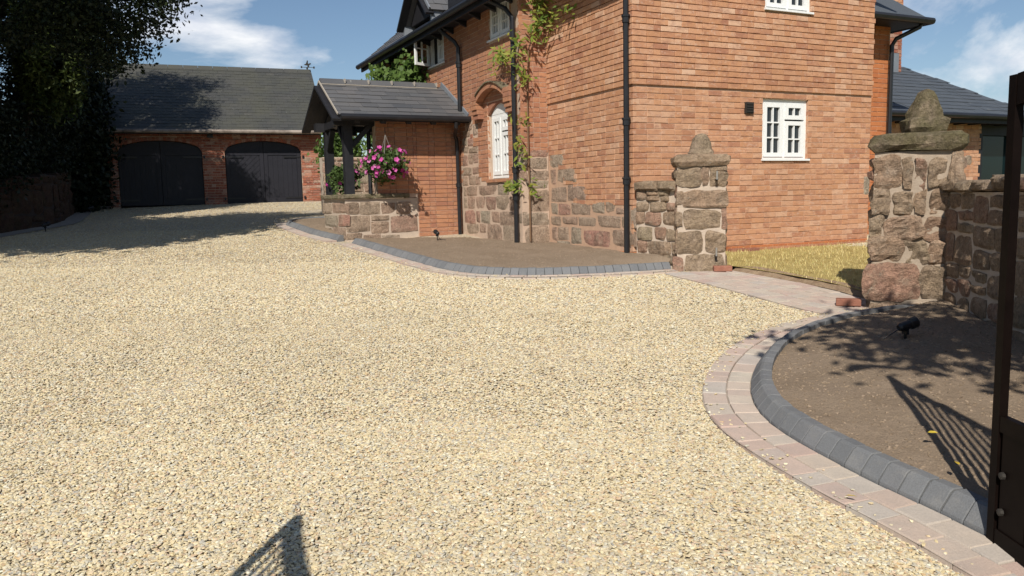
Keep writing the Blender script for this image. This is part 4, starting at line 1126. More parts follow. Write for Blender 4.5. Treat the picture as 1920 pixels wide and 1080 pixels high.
# weather vane
wv = MB().tube([(3.28, 2.6, 5.85), (3.28, 2.6, 6.22)], .011, 6).build('weather_vane', 'iron', garage)
VX0 = 3.28
MB().bar((VX0 - .19, 2.6, 6.0), (VX0 + .19, 2.6, 6.0), .014, .014).build('arm', 'iron', wv); MB().bar((VX0, 2.41, 6.0), (VX0, 2.79, 6.0), .014, .014).build('arm', 'iron', wv)
for (x, y) in ((VX0 - .205, 2.6), (VX0 + .205, 2.6), (VX0, 2.395), (VX0, 2.805)): MB().box((x - .025, y - .006, 5.968), (x + .025, y + .006, 6.035)).build('letter', 'iron', wv)
MB().prism([(VX0 + (a - 3.22) * .6, 6.08 + (b - 6.24) * .62) for a, b in [(3.0, 6.24), (3.14, 6.21), (3.30, 6.22), (3.42, 6.30), (3.36, 6.36), (3.28, 6.30), (3.24, 6.34), (3.25, 6.45), (3.20, 6.50), (3.17, 6.40), (3.12, 6.30)]], 2.594, 2.606).build('vane', 'iron', wv)


# ------------------------------------------------------------------ stone piers and walls
def world_face(p, d_ang): d = (math.cos(d_ang), math.sin(d_ang), 0); return Face((p[0], p[1], 0), d, (d[1], -d[0], 0))


pier = thing('stone_pier', 'square stone gate pillar with slab cap and pointed finial in front of the brick gable', 'pillar', (2.30, 9.78, gz(9.5)))
def rel(o): return Vector(o.location)
PR = R(-8)
FPi = world_face((2.0 - 2.30, 9.58 - 9.78), PR)
FPs = Face((-.30, -.20, 0), (-math.sin(-PR) * -1, math.cos(PR), 0), (-1, 0, 0))
def pier_core(parent, L, D, z0, z1, face, mat='mortar_stone'):
    b = -face.out; vs = [face.p(a, z, -o) for o in (.022, D) for a, z in ((.015, z0), (L - .015, z0), (L - .015, z1), (.015, z1))]
    return MB().add(vs, [(0, 1, 2, 3), (7, 6, 5, 4)] + [(k, k + 4, (k + 1) % 4 + 4, (k + 1) % 4) for k in range(4)]).build('core', mat, parent)
bz = gz(9.5)
Lp = .60
pier_core(pier, Lp, .52, -.15, 1.90 - bz, FPi)
# front blocks: start, foot, end, top
STF = [(0.005, 1.026, 0.292, 1.25), (0.298, 1.029, 0.384, 1.25), (0.393, 1.202, 0.597, 1.254), (0.403, 1.017, 0.6, 1.19), (-0.007, 0.797, 0.082, 0.977), (0.092, 0.766, 0.6, 0.981), (-0.007, 0.559, 0.082, 0.723), (0.095, 0.516, 0.521, 0.746), (0.531, 0.504, 0.597, 0.749), (-0.007, 0.23, 0.016, 0.504), (0.023, 0.222, 0.325, 0.486), (0.336, 0.217, 0.593, 0.486), (-0.036, -0.008, 0.095, 0.182), (0.105, -0.019, 0.58, 0.203)]
for q in STF: stone(pier, FPi, *q, 'stone_rough', .004, .022, n=9, dep=.09)
# left and right returns of the pillar
FL = Face(FPi.p(0, 0), -FPi.out, -FPi.d); FRt = Face(FPi.p(Lp, 0), -FPi.out, FPi.d)
for fc in (FL, FRt): coursed(pier, fc, .06, .52, 0, 1.24, (.18, .27), (.22, .4), 'stone_rough', bulge=.02, rough=.014)


def slab(parent, c, L, D, z0, z1, rot, mat, name='cap', j=.02):
    mb = MB(); n = 7; vs = []
    for zi, (z, e) in enumerate(((z0, .03), (z0 + (z1 - z0) * .35, 0), (z1 - .03, .005), (z1, .05))):
        for (sx, sy, ex, ey) in ((-1, -1, 1, -1), (1, -1, 1, 1), (1, 1, -1, 1), (-1, 1, -1, -1)):
            for k in range(n):
                t_ = k / n; x = (sx + (ex - sx) * t_) * (L / 2 - e); y = (sy + (ey - sy) * t_) * (D / 2 - e); cr_ = .96 if k == 0 else 1
                vv = Vector((x * cr_, y * cr_, z)); vv += Vector((mnoise.noise(vv * 7 + Vector((zi, 3, 5))), mnoise.noise(vv * 7 + Vector((9, zi, 1))), .7 * mnoise.noise(vv * 6))) * j
                vs.append(Matrix.Rotation(rot, 3, 'Z') @ vv + Vector((c[0], c[1], 0)))
    m = 4 * n; fs = [tuple(reversed(range(m))), tuple(range(3 * m, 4 * m))] + [(q * m + i, q * m + (i + 1) % m, (q + 1) * m + (i + 1) % m, (q + 1) * m + i) for q in range(3) for i in range(m)]
    return mb.add(vs, fs).build(name, mat, parent, smooth=False)


def finial(parent, c, prof, mat, seed, n=16, sq=1.0, name='finial'):
    mb = MB(); 
    for q, (r_, z) in enumerate(prof):
        for k in range(n):
            a = 2 * math.pi * k / n; rr = r_ * (1 + .2 * mnoise.noise((math.cos(a) * 1.5 + seed, math.sin(a) * 1.5, z * 6)) + .16 * mnoise.noise((math.cos(a) * 4 + seed, math.sin(a) * 4, z * 15))); rr *= 1 / max(abs(math.cos(a)), abs(math.sin(a))) ** .35
            mb.v.append((c[0] + rr * math.cos(a), c[1] + rr * sq * math.sin(a), z + .01 * mnoise.noise((a, seed, z))))
    for q in range(len(prof) - 1):
        for k in range(n): a, b = q * n + k, q * n + (k + 1) % n; mb.f.append((a, b, b + n, a + n)); mb.r.append(0)
    mb.f.append(tuple(len(mb.v) - n + k for k in range(n))); mb.r.append(0)
    return mb.build(name, mat, parent, smooth=False)


pc = FPi.p(Lp / 2, 0, -.26)
slab(pier, (pc.x, pc.y), .68, .62, 1.855 - bz, 1.995 - bz, PR, 'stone_rough')
finial(pier, (pc.x + .0, pc.y - .05), [(.13, 1.98 - bz), (.135, 2.02 - bz), (.118, 2.06 - bz), (.112, 2.13 - bz), (.095, 2.19 - bz), (.06, 2.235 - bz), (.01, 2.25 - bz)], 'stone_rough', 3)
for z in (1.69 - bz, .78 - bz):
    pp = FPi.p(.47, z, .0)
    MB().bar(pp + FPi.out * -.03, pp + FPi.out * .08, .03, .012).build('hinge_pin', 'iron', pier); MB().tube([pp + FPi.out * .075, pp + FPi.out * .075 + Vector((0, 0, .10))], .012, 8).build('hinge_pin', 'wire', pier)

low = thing('stone_wall', 'short rubble stone wall between the house corner downpipe and the gate pillar', 'wall', (1.80, 9.93, gz(9.8)))
a_ = Vector((1.60, 10.14)); b_ = Vector((2.03, 9.66)); dd = (b_ - a_); ang = math.atan2(dd.y, dd.x)
FL2 = world_face((a_.x - 1.80, a_.y - 9.93), ang); b0 = gz(9.8)
MB().add([FL2.p(a, z, -o) for o in (.02, .3) for a, z in ((0, -.1), (dd.length, -.1), (dd.length, 1.60 - b0), (0, 1.60 - b0))], [(0, 1, 2, 3), (7, 6, 5, 4)] + [(k, k + 4, (k + 1) % 4 + 4, (k + 1) % 4) for k in range(4)]).build('core', 'mortar_stone', low)
STL = [(0.016, 0.861, 0.164, 0.969), (0.171, 0.908, 0.344, 0.965), (0.354, 0.904, 0.523, 0.976), (0.171, 0.843, 0.368, 0.901), (0.377, 0.829, 0.509, 0.897), (0.012, 0.718, 0.199, 0.834), (0.223, 0.709, 0.469, 0.829), (0.48, 0.709, 0.626, 0.816), (0.012, 0.552, 0.141, 0.703), (0.152, 0.543, 0.391, 0.7), (0.415, 0.538, 0.626, 0.703), (0.023, 0.355, 0.246, 0.511), (0.288, 0.346, 0.462, 0.511), (0.48, 0.349, 0.633, 0.493), (0.012, 0.182, 0.171, 0.34), (0.199, 0.15, 0.541, 0.344), (0.56, 0.161, 0.64, 0.337), (0.012, 0.071, 0.305, 0.168), (0.321, 0.062, 0.598, 0.161)]
for q in STL: stone(low, FL2, *q, 'stone_rough', .010, .016)
for (x0, x1) in ((0, .36), (.37, dd.length)): stone(low, Face(FL2.o + FL2.out * .03, FL2.d, FL2.out), x0, 0.973, x1, 1.080, 'stone_rough', .03, .015, name='coping', dep=.33)

# big pier on the right
PB = gz(7.0)
pier2 = thing('stone_pier', 'rugged stone gate pier with mossy slab cap and cone finial beside the curved planting bed', 'pillar', (3.50, 7.20, PB))
PA = R(-28); F2 = world_face((3.21 - 3.50, 7.06 - 7.20), PA); W2 = .70
pier_core(pier2, W2, .66, -.2, 1.86 - PB, F2, 'mortar_pier')
for q in [(0.013, 1.105, 0.229, 1.393), (0.237, 1.111, 0.323, 1.372), (0.33, 1.101, 0.427, 1.366), (0.436, 1.105, 0.589, 1.356), (0.599, 1.105, 0.703, 1.417), (-0.003, 0.883, 0.162, 1.095), (0.168, 0.863, 0.326, 1.091), (0.333, 0.873, 0.438, 1.091), (0.444, 0.873, 0.703, 1.087), (-0.02, 0.688, 0.098, 0.869), (0.104, 0.662, 0.421, 0.869), (0.431, 0.66, 0.703, 0.861), (-0.007, 0.447, 0.269, 0.668), (0.276, 0.431, 0.454, 0.652), (0.461, 0.441, 0.703, 0.648), (-0.04, 0.109, 0.394, 0.435), (0.404, 0.119, 0.703, 0.427), (-0.003, -0.012, 0.246, 0.095), (0.256, -0.032, 0.703, 0.095)]:
    stone(pier2, F2, *q, 'stone_rough', .010, .036, n=10, dep=.1)
for fc, mm in ((Face(F2.p(0, 0), -F2.out, -F2.d), .66), (Face(F2.p(W2, 0), -F2.out, F2.d), .66)): coursed(pier2, fc, .06, mm, 0, 1.4, (.2, .3), (.25, .4), 'stone_rough', bulge=.03, rough=.02)
p2 = F2.p(W2 / 2, 0, -.33)
slab(pier2, (p2.x, p2.y), .76, .76, 1.865 - PB, 2.01 - PB, PA, 'stone_moss', j=.035)
p3 = F2.p(W2 * .56, 0, -.25)
slab(pier2, (p3.x, p3.y), .34, .34, 2.0 - PB, 2.16 - PB, PA + .3, 'stone_moss', 'finial_base', j=.03)
finial(pier2, (p3.x, p3.y), [(.135, 2.15 - PB), (.128, 2.2 - PB), (.105, 2.27 - PB), (.085, 2.33 - PB), (.06, 2.375 - PB), (.025, 2.395 - PB), (.005, 2.40 - PB)], 'stone_moss', 8)

wing = thing('stone_wall', 'shaded coursed sandstone wall curving from the mossy pier towards the open gate', 'wall', (3.4, 4.8, gz(4.8)))
for i in range(len(WW) - 1):
    p, q = Vector(WW[i]), Vector(WW[i + 1])
    if i == 0: p = Vector((3.76, 6.93))
    dd = q - p; fc = world_face((p.x - 3.4, p.y - 4.8), math.atan2(dd.y, dd.x)); fc.out = Vector((dd.y, -dd.x, 0)).normalized(); zb = gz((p.y + q.y) / 2) - gz(4.8); zt_ = 1.50 - gz(4.8)
    if fc.out.x > 0: fc.out = -fc.out
    MB().add([fc.p(a, z, -o) for o in (.012, .38) for a, z in ((-.02, zb - .1), (dd.length + .02, zb - .1), (dd.length + .02, zt_), (-.02, zt_))], [(0, 1, 2, 3), (7, 6, 5, 4)] + [(k, k + 4, (k + 1) % 4 + 4, (k + 1) % 4) for k in range(4)]).build('core', 'mortar_stone', wing)
    coursed(wing, fc, 0, dd.length, zb + .02, zt_, (.15, .27), (.2, .46), 'stone_rough', bulge=.008, rough=.016)
    for k in range(2): stone(wing, Face(fc.o + fc.out * .02, fc.d, fc.out), dd.length * k / 2, zt_ + .005, dd.length * (k + 1) / 2 - .015, zt_ + rng.uniform(.08, .12), 'stone_rough', .04, .02, name='coping', dep=.42)

# retaining wall at the far left and garden wall behind the porch
LW = [(-9.6, 8.0), (-10.1, 12.0), (-10.3, 15.9), (-10.35, 18.0), (-11.0, 19.7), (-11.6, 21.1), (-12.7, 23.5)]
left = thing('stone_wall', 'dark shaded sandstone retaining wall below the conifers at the edge of the drive', 'wall', (-10.3, 16, gz(16)))
LW_ = spline(LW, 1.1)
for i in range(len(LW_) - 1):
    p, q = Vector(LW_[i]), Vector(LW_[i + 1]); dd = q - p; fc = world_face((p.x + 10.3, p.y - 16), math.atan2(dd.y, dd.x))
    fc.out = Vector((dd.y, -dd.x, 0)).normalized()
    zb = gz((p.y + q.y) / 2) - gz(16)
    MB().add([fc.p(a, z, -o) for o in (.015, .5) for a, z in ((-.02, zb - .2), (dd.length + .02, zb - .2), (dd.length + .02, zb + 1.12), (-.02, zb + 1.12))], [(0, 1, 2, 3), (7, 6, 5, 4)] + [(k, k + 4, (k + 1) % 4 + 4, (k + 1) % 4) for k in range(4)]).build('core', 'mortar_shaded', left)
    if p.y > 11: coursed(left, fc, 0, dd.length, zb - .05, zb + 1.12, (.35, .55), (.45, .8), 'stone_shaded', bulge=.03, rough=.03, gap=.02)
LWa = np.array([(x + .05, y) for x, y in LW]); paver_line = spline(LWa, .3)
mb = MB()
for p in paver_line:
    for a in (-.05, .42): mb.v.append((p[0] + a, p[1], gz(p[1]) + .022))
for i in range(len(paver_line) - 1): mb.f.append((2 * i, 2 * i + 1, 2 * i + 3, 2 * i + 2)); mb.r.append(0)
mb.build('wall_foot_strip', 'concrete', kind='structure')
garden = thing('stone_wall', 'low sandstone garden wall seen between the black porch posts', 'wall', (*HW(-.05, 10.4), 1.2), TH)
FGd = Face((-1.6, 0, 0), (1, 0, 0), (0, -1, 0))
MB().box((-1.6, .02, -.4), (2.0, .4, 1.35)).build('core', 'mortar_stone', garden); coursed(garden, FGd, 0, 3.5, -.2, 1.35, (.2, .3), (.25, .5), 'stone', bulge=.015)

# loose bricks lying by the piers
bm_ = MB().box((-.1075, -.05, 0), (.1075, .05, .065)).build('loose_brick', 'brick_loose'); bm_.location = (2.50, 9.33, gz(9.33) + .03); bm_.rotation_euler.z = R(-6)
bv = bm_.modifiers.new('bevel', 'BEVEL'); bv.width = .008; bv.segments = 2
tag(bm_, 'single red brick lying on the path at the foot of the gate pillar', 'brick')
b2 = bm_.copy(); COL.objects.link(b2); b2.location = (3.10, 7.22, gz(7.22) + .03); b2.rotation_euler.z = R(-22); tag(b2, 'single red brick lying on the path against the mossy-capped pier', 'brick')
for i, (u, lab) in enumerate(((1.62, 'weathered brick lying against the gable nearest the gate pillar'), (1.86, 'weathered brick on the dry grass, second along the gable wall'))):
    b3 = bm_.copy(); COL.objects.link(b3); x, y = HW(u, -.10 - .04 * i); b3.location = (x, y, .70); b3.rotation_euler.z = TH + .05 * i; tag(b3, lab, 'brick')
mb = MB()
for k in range(10):
    s = 2.05 + k * .22; mb = MB(); mb.box((-.105, -.05, 0), (.105, .05, .055)); o = mb.build('edging_brick', 'brick_old', wallE, loc=(s + .1, -.062, .70)); o.rotation_euler.z = rng.uniform(-.05, .05)


# ------------------------------------------------------------------ gates
def gate(label, loc, rotz, mirror=1, rise=.16, L=1.45, nb=10):
    """leaf in its own frame: x runs from the free end to the hinge, panel below, bars above, top rail sweeping up"""
    g = thing('gate', label, 'gate', loc, rotz); Hh = 1.76
    def top(x): return Hh + rise * (x / L) ** 1.3 * 4
    MB().box((0, -.016, .0), (.042, .016, Hh)).build('stile', 'gate_paint', g)
    MB().box((L - .06, -.03, .0), (L, .03, top(L))).build('stile', 'gate_paint', g)
    MB().box((.043, -.014, .02), (L - .06, .014, .085)).build('bottom_rail', 'gate_paint', g)
    MB().box((.043, -.014, .46), (L - .06, .014, .52)).build('middle_rail', 'gate_paint', g)
    n = 14; mb = MB(); xs_ = [.043 + (L - .103) * i / n for i in range(n + 1)]
    poly = [(x, top(x) - .11) for x in xs_] + [(x, top(x)) for x in xs_[::-1]]
    for i in range(n):
        a, b = xs_[i], xs_[i + 1]; vs = [(x, y, z) for y in (-.014, .014) for x, z in ((a, top(a) - .11), (b, top(b) - .11), (b, top(b)), (a, top(a)))]
        mb.add(vs, [(0, 1, 2, 3), (7, 6, 5, 4)] + [(k, k + 4, (k + 1) % 4 + 4, (k + 1) % 4) for k in range(4)])
    mb.build('top_rail', 'gate_paint', g)
    for k in range(9):
        a, b = .058 + (L - .12) * k / 9, .058 + (L - .12) * (k + 1) / 9 - .003
        MB().box((a, -.009, .085), (b, .009, .46)).build('plank', 'gate_paint', g)
    for k in range(1, nb):
        x = .055 + (L - .115) * k / nb; MB().tube([(x, 0, .52), (x, 0, top(x) - .10)], .010, 6).build('bar', 'gate_paint', g)
    for z in (.16, .30):
        for s in (-1, 1): MB().lathe([(.014, 0), (.014, .012), (.006, .016), (0, .016)], (0, 0, 0), 8).build('bolt', 'iron', g, loc=(.075, s * .009, z)).rotation_euler = (R(-90) * s, 0, 0)
    return g


# right leaf: free end at (1.85,2.88), hinge nearer the camera; left leaf mirrored on the other side, out of frame
gate('dark brown metal gate leaf standing open beside the curved kerb', (1.816, 2.90, gz(2.9)), R(-90), 1, .05)
gate('dark brown metal gate leaf whose shadow falls on the near gravel', (-1.375, 1.394, gz(1.4)), R(-83), 1, .115, 1.45, 13)


# ------------------------------------------------------------------ garden lights
def spike_light(loc, rz, label, cable=True, s=1.0):
    g = thing('spike_light', label, 'garden light', loc, rz, 'black garden spike lights')
    g.scale = (s, s, s)
    MB().tube([(0, 0, -.08), (0, 0, .07)], [.006, .012], 8).build('spike', 'black_paint', g)
    MB().bar((0, 0, .05), (0, 0, .10), .02, .05, (0, 1, 0)).build('bracket', 'black_paint', g)
    MB().tube([(-.055, 0, .095), (-.04, 0, .10), (.03, 0, .12), (.035, 0, .122), (.08, 0, .135)], [.022, .032, .034, .042, .042], 12).build('lamp_head', 'black_paint', g)
    MB().tube([(.0795, 0, .1348), (.0815, 0, .1355)], [.034, .034], 12).build('lens', 'glass', g)
    if cable: MB().tube([(-.05, 0, .09), (-.10, .02, .05), (-.16, .03, .015), (-.22, .01, .0), (-.26, -.05, -.01)], .005, 6).build('cable', 'black_paint', g)


spike_light((2.77, 5.50, gz(5.5) + .13), R(10), 'black spike spotlight with cable in the curved bed by the wall')
spike_light((-1.21, 13.0, .87), R(120), 'black spike spotlight in the soil beside the porch wall', True, .9)
spike_light((-11.25, 21.3, gz(21.3) + .02), R(40), 'small black spotlight on the drive edge nearest the garage', False, 1.1)
spike_light((-9.62, 16.4, gz(16.4) + .02), R(60), 'small black spotlight at the foot of the shaded retaining wall', False, 1.1)


# ------------------------------------------------------------------ plants
def leaf_mesh(name, C, size, mat, parent, aspect=1.7, kind=None, nrm=None, fold=False):
    """C: (n,3) leaf centres; random small quads (diamond leaves)"""
    n = len(C); C = np.asarray(C, float)
    sz = size * nrg.uniform(.6, 1.35, n)
    d = nrg.normal(size=(n, 3)); d /= np.linalg.norm(d, axis=1)[:, None]
    if nrm is not None: d = d * .75 + nrm; d /= np.linalg.norm(d, axis=1)[:, None]
    e = nrg.normal(size=(n, 3)); a = np.cross(d, e); a /= np.linalg.norm(a, axis=1)[:, None]; b = np.cross(d, a)
    a *= (sz * aspect / 2)[:, None]; b *= (sz / 2)[:, None]
    v = np.stack([C - a, C + b * .9, C + a, C - b * .9], 1).reshape(-1, 3)
    me = bpy.data.meshes.new(name); me.vertices.add(4 * n); me.vertices.foreach_set('co', v.ravel())
    me.loops.add(4 * n); me.loops.foreach_set('vertex_index', np.arange(4 * n, dtype=np.int32)); me.polygons.add(n)
    me.polygons.foreach_set('loop_start', np.arange(0, 4 * n, 4, dtype=np.int32)); me.update(calc_edges=True)
    at = me.attributes.new('rnd', 'FLOAT', 'FACE'); at.data.foreach_set('value', nrg.random(n).astype(np.float32))
    me.materials.append(M[mat]); return link(name, me, parent, kind)


def clumps(cs, per, spread):
    """leaf centres scattered round clump centres; spread is (sx,sy,sz) or per-clump"""
    cs = np.asarray(cs, float); k = np.repeat(np.arange(len(cs)), per); return cs[k] + nrg.normal(size=(len(k), 3)) * np.asarray(spread)


def crown_shell(c, rad, n, inner=.55, zmin=-1.):
    d = nrg.normal(size=(n * 3, 3)); d /= np.linalg.norm(d, axis=1)[:, None]; d = d[d[:, 2] > zmin][:n]
    r_ = nrg.uniform(inner, 1.0, len(d)) ** .6
    q = d * r_[:, None] * np.array(rad); q *= (1 + .22 * np.array([mnoise.noise(Vector(x) * 1.7) for x in d]))[:, None]
    return q + np.array(c)


def tree(name, label, base, crown_c, rad, nclump, per, leaf, spread, mat, trunk_r=.2, cat='tree', group=None, inner=.5, extra=None, aspect=1.7, zmin=-1.):
    g = thing(name, label, cat, base, 0, group); b = Vector(base); cc_ = Vector(crown_c) - b
    tr = MB(); top = cc_ + Vector((0, 0, rad[2] * .4)); tr.tube([(0, 0, -.2), (cc_.x * .15, cc_.y * .15, cc_.z * .3), (cc_.x * .5, cc_.y * .5, cc_.z * .65), tuple(top)], [trunk_r * 1.25, trunk_r, trunk_r * .75, trunk_r * .3], 9)
    for k in range(9):
        st = Vector((cc_.x * .5, cc_.y * .5, cc_.z * rng.uniform(.5, .8))); d = Vector((rng.uniform(-1, 1), rng.uniform(-1, 1), rng.uniform(-.2, .7))).normalized()
        e = cc_ + Vector((d.x * rad[0], d.y * rad[1], d.z * rad[2])) * .8; mid = (st + e) / 2 + Vector((0, 0, .25)); tr.tube([st, mid, e], [trunk_r * .4, trunk_r * .25, trunk_r * .07], 6)
    tr.build('trunk', 'bark', g, smooth=True)
    cs = crown_shell(cc_, rad, nclump, inner, zmin)
    if extra is not None: cs = np.vstack([cs, np.asarray(extra) - np.array(base)])
    leaf_mesh('crown', clumps(cs, per, spread), leaf, mat, g, aspect)
    return g


# overhanging sprays of the big yew that stand out against the sky
spr = [(rng.uniform(-10.6, -8.75 - .12 * abs(k % 12 - 5)), rng.uniform(17.9, 19.2), 4.75 + 2.6 * (k % 60) / 60 + rng.uniform(-.15, .15)) for k in range(120)]
spr2 = []
for (x0, z0, x1, z1, n_) in ((-8.6, 5.6, -5.75, 5.05, 34), (-8.2, 5.2, -6.1, 4.55, 26), (-8.0, 4.9, -6.5, 4.25, 16), (-8.4, 6.1, -5.6, 5.75, 34), (-8.6, 4.6, -6.9, 4.0, 14)):
    for k in range(n_): t_ = k / n_; spr2.append((x0 + (x1 - x0) * t_ + rng.uniform(-.12, .12), 14.2 + rng.uniform(-.5, .5), z0 + (z1 - z0) * t_ + rng.uniform(-.13, .13)))
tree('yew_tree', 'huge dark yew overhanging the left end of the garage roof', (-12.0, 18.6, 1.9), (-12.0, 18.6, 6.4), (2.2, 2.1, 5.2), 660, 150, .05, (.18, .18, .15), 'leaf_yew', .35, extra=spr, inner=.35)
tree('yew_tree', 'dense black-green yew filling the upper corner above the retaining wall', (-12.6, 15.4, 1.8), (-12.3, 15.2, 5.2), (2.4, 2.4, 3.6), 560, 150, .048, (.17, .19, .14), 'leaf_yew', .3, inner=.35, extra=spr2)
tree('conifer_tree', 'upright conifer with yellow-green sunlit tips in front of the dark yews', (-11.3, 18.3, 1.8), (-10.05, 17.9, 5.1), (.8, .6, 1.5), 170, 75, .055, (.06, .06, .17), 'leaf_conifer', .1, inner=.5, aspect=2.6)
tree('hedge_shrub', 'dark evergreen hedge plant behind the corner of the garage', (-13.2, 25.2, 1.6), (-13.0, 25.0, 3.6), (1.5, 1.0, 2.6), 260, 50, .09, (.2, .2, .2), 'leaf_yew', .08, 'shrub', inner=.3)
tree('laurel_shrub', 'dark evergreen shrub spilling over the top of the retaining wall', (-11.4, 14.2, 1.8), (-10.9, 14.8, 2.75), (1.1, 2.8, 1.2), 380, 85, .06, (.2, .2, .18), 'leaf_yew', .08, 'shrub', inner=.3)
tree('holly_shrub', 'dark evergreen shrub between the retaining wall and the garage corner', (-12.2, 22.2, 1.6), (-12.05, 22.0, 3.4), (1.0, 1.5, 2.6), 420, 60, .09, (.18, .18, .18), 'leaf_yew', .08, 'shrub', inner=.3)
# tall trees out of frame that shade the drive and the planting
tree('lime_tree', 'tall broad tree standing out of view whose shade crosses the drive by the garage', (-12.4, 8.8, .4), (-9.5, 9.2, 7.0), (3.0, 2.7, 1.5), 330, 60, .17, (.38, .38, .3), 'leaf_tree', .35, inner=.2)
tree('lime_tree', 'tall broad tree out of view that shades the retaining wall and yews', (-15.8, 9.0, .6), (-13.8, 11.2, 8.2), (2.0, 4.5, 2.8), 600, 70, .2, (.4, .4, .35), 'leaf_tree', .4, inner=.2)
tree('birch_tree', 'light tree out of view whose leaves dapple the curved bed', (5.2, .6, .1), (2.25, 1.30, 4.15), (1.15, 1.35, .5), 80, 36, .085, (.16, .16, .12), 'leaf_tree', .12, inner=.1)
# greenery behind the porch and far trees past the buildings
tree('garden_shrub', 'green shrub in the garden seen through the open porch', (*HW(-1.0, 11.2), 1.2), (*HW(-1.0, 11.2), 2.6), (.5, .6, .75), 80, 60, .07, (.12, .12, .12), 'leaf_ivy', .05, 'shrub', inner=.3)
tree('field_tree', 'distant green tree just visible past the gate post', (30.5, 46, 1.4), (30.5, 46, 2.6), (3, 4, 1.6), 120, 40, .35, (.5, .5, .35), 'leaf_tree', .3)

# creeper on the far end of the house wall
ivy = thing('wall_creeper', 'bright green creeper smothering the house wall above the porch roof', 'creeper', (*HW(-.55, 7.75), 1.3), TH)
cs = np.stack([nrg.uniform(-.42, .05, 480), nrg.uniform(-1.5, 1.4, 480), nrg.uniform(1.4, 2.85, 480)], 1)
cs[:, 2] += .12 * np.sin(cs[:, 1] * 2.9)
leaf_mesh('foliage', clumps(cs, 16, (.07, .10, .10)), .085, 'leaf_ivy', ivy, 1.2, nrm=np.array([-.7, -.4, .4]))
MB().tube([(.05, 0, -.5), (.03, .1, .8), (.0, -.2, 1.8)], [.03, .025, .015], 6).build('stem', 'stem', ivy)

# wisteria climbing the downpipe
vine = thing('climbing_vine', 'wisteria with yellow-green leaves climbing the old wall downpipe to the eaves', 'vine', (*HW(-.52, 2.32), .82), TH)
def vpt(u, v, z): return (u + .52, v - 2.32, z - .82)
MB().tube([vpt(-.35, 2.24, .85), vpt(-.36, 2.23, 1.6), vpt(-.37, 2.23, 2.4), vpt(-.36, 2.24, 3.2), vpt(-.34, 2.22, 3.7), vpt(-.22, 2.20, 4.05), vpt(-.05, 2.1, 4.25), vpt(-.04, 1.7, 4.2)], [.014, .012, .012, .011, .010, .009, .007, .005], 7).build('stem', 'stem', vine)
MB().tube([vpt(-.36, 2.24, 3.3), vpt(-.46, 2.25, 3.6), vpt(-.52, 2.6, 3.7), vpt(-.50, 3.0, 3.62)], [.01, .009, .007, .004], 6).build('stem', 'stem', vine)
cl = []
def spray(pts, n_, sp_):
    for k in range(n_):
        i = rng.randrange(len(pts) - 1); t_ = rng.random(); p = Vector(pts[i]).lerp(Vector(pts[i + 1]), t_); cl.append((p.x + rng.uniform(-sp_, sp_) - .05, p.y + rng.uniform(-sp_, sp_) - .03, p.z + rng.uniform(-sp_, sp_)))
spray([vpt(-.45, 2.2, 3.1), vpt(-.45, 2.2, 3.75)], 9, .10)
spray([vpt(-.58, 2.35, 3.65), vpt(-.56, 2.95, 3.62)], 10, .09)
spray([vpt(-.40, 2.2, 3.75), vpt(-.1, 2.1, 4.1)], 11, .12)
spray([vpt(-.08, 2.0, 4.15), vpt(-.06, 1.4, 4.14)], 6, .05)
spray([vpt(-.12, 2.15, 4.1), vpt(-.15, 2.15, 4.6)], 13, .12)
spray([vpt(-.47, 2.22, 1.95), vpt(-.42, 2.22, 2.75)], 6, .05)
spray([vpt(-.64, 2.42, 1.68), vpt(-.52, 2.25, 1.72)], 5, .05)
spray([vpt(-.25, 2.2, 1.55), vpt(-.22, 2.2, 1.8)], 2, .04)
leaf_mesh('foliage', clumps(cl, 9, (.06, .07, .055)), .036, 'leaf_vine', vine, 3.0, nrm=np.array([-.3, -.9, .5]))


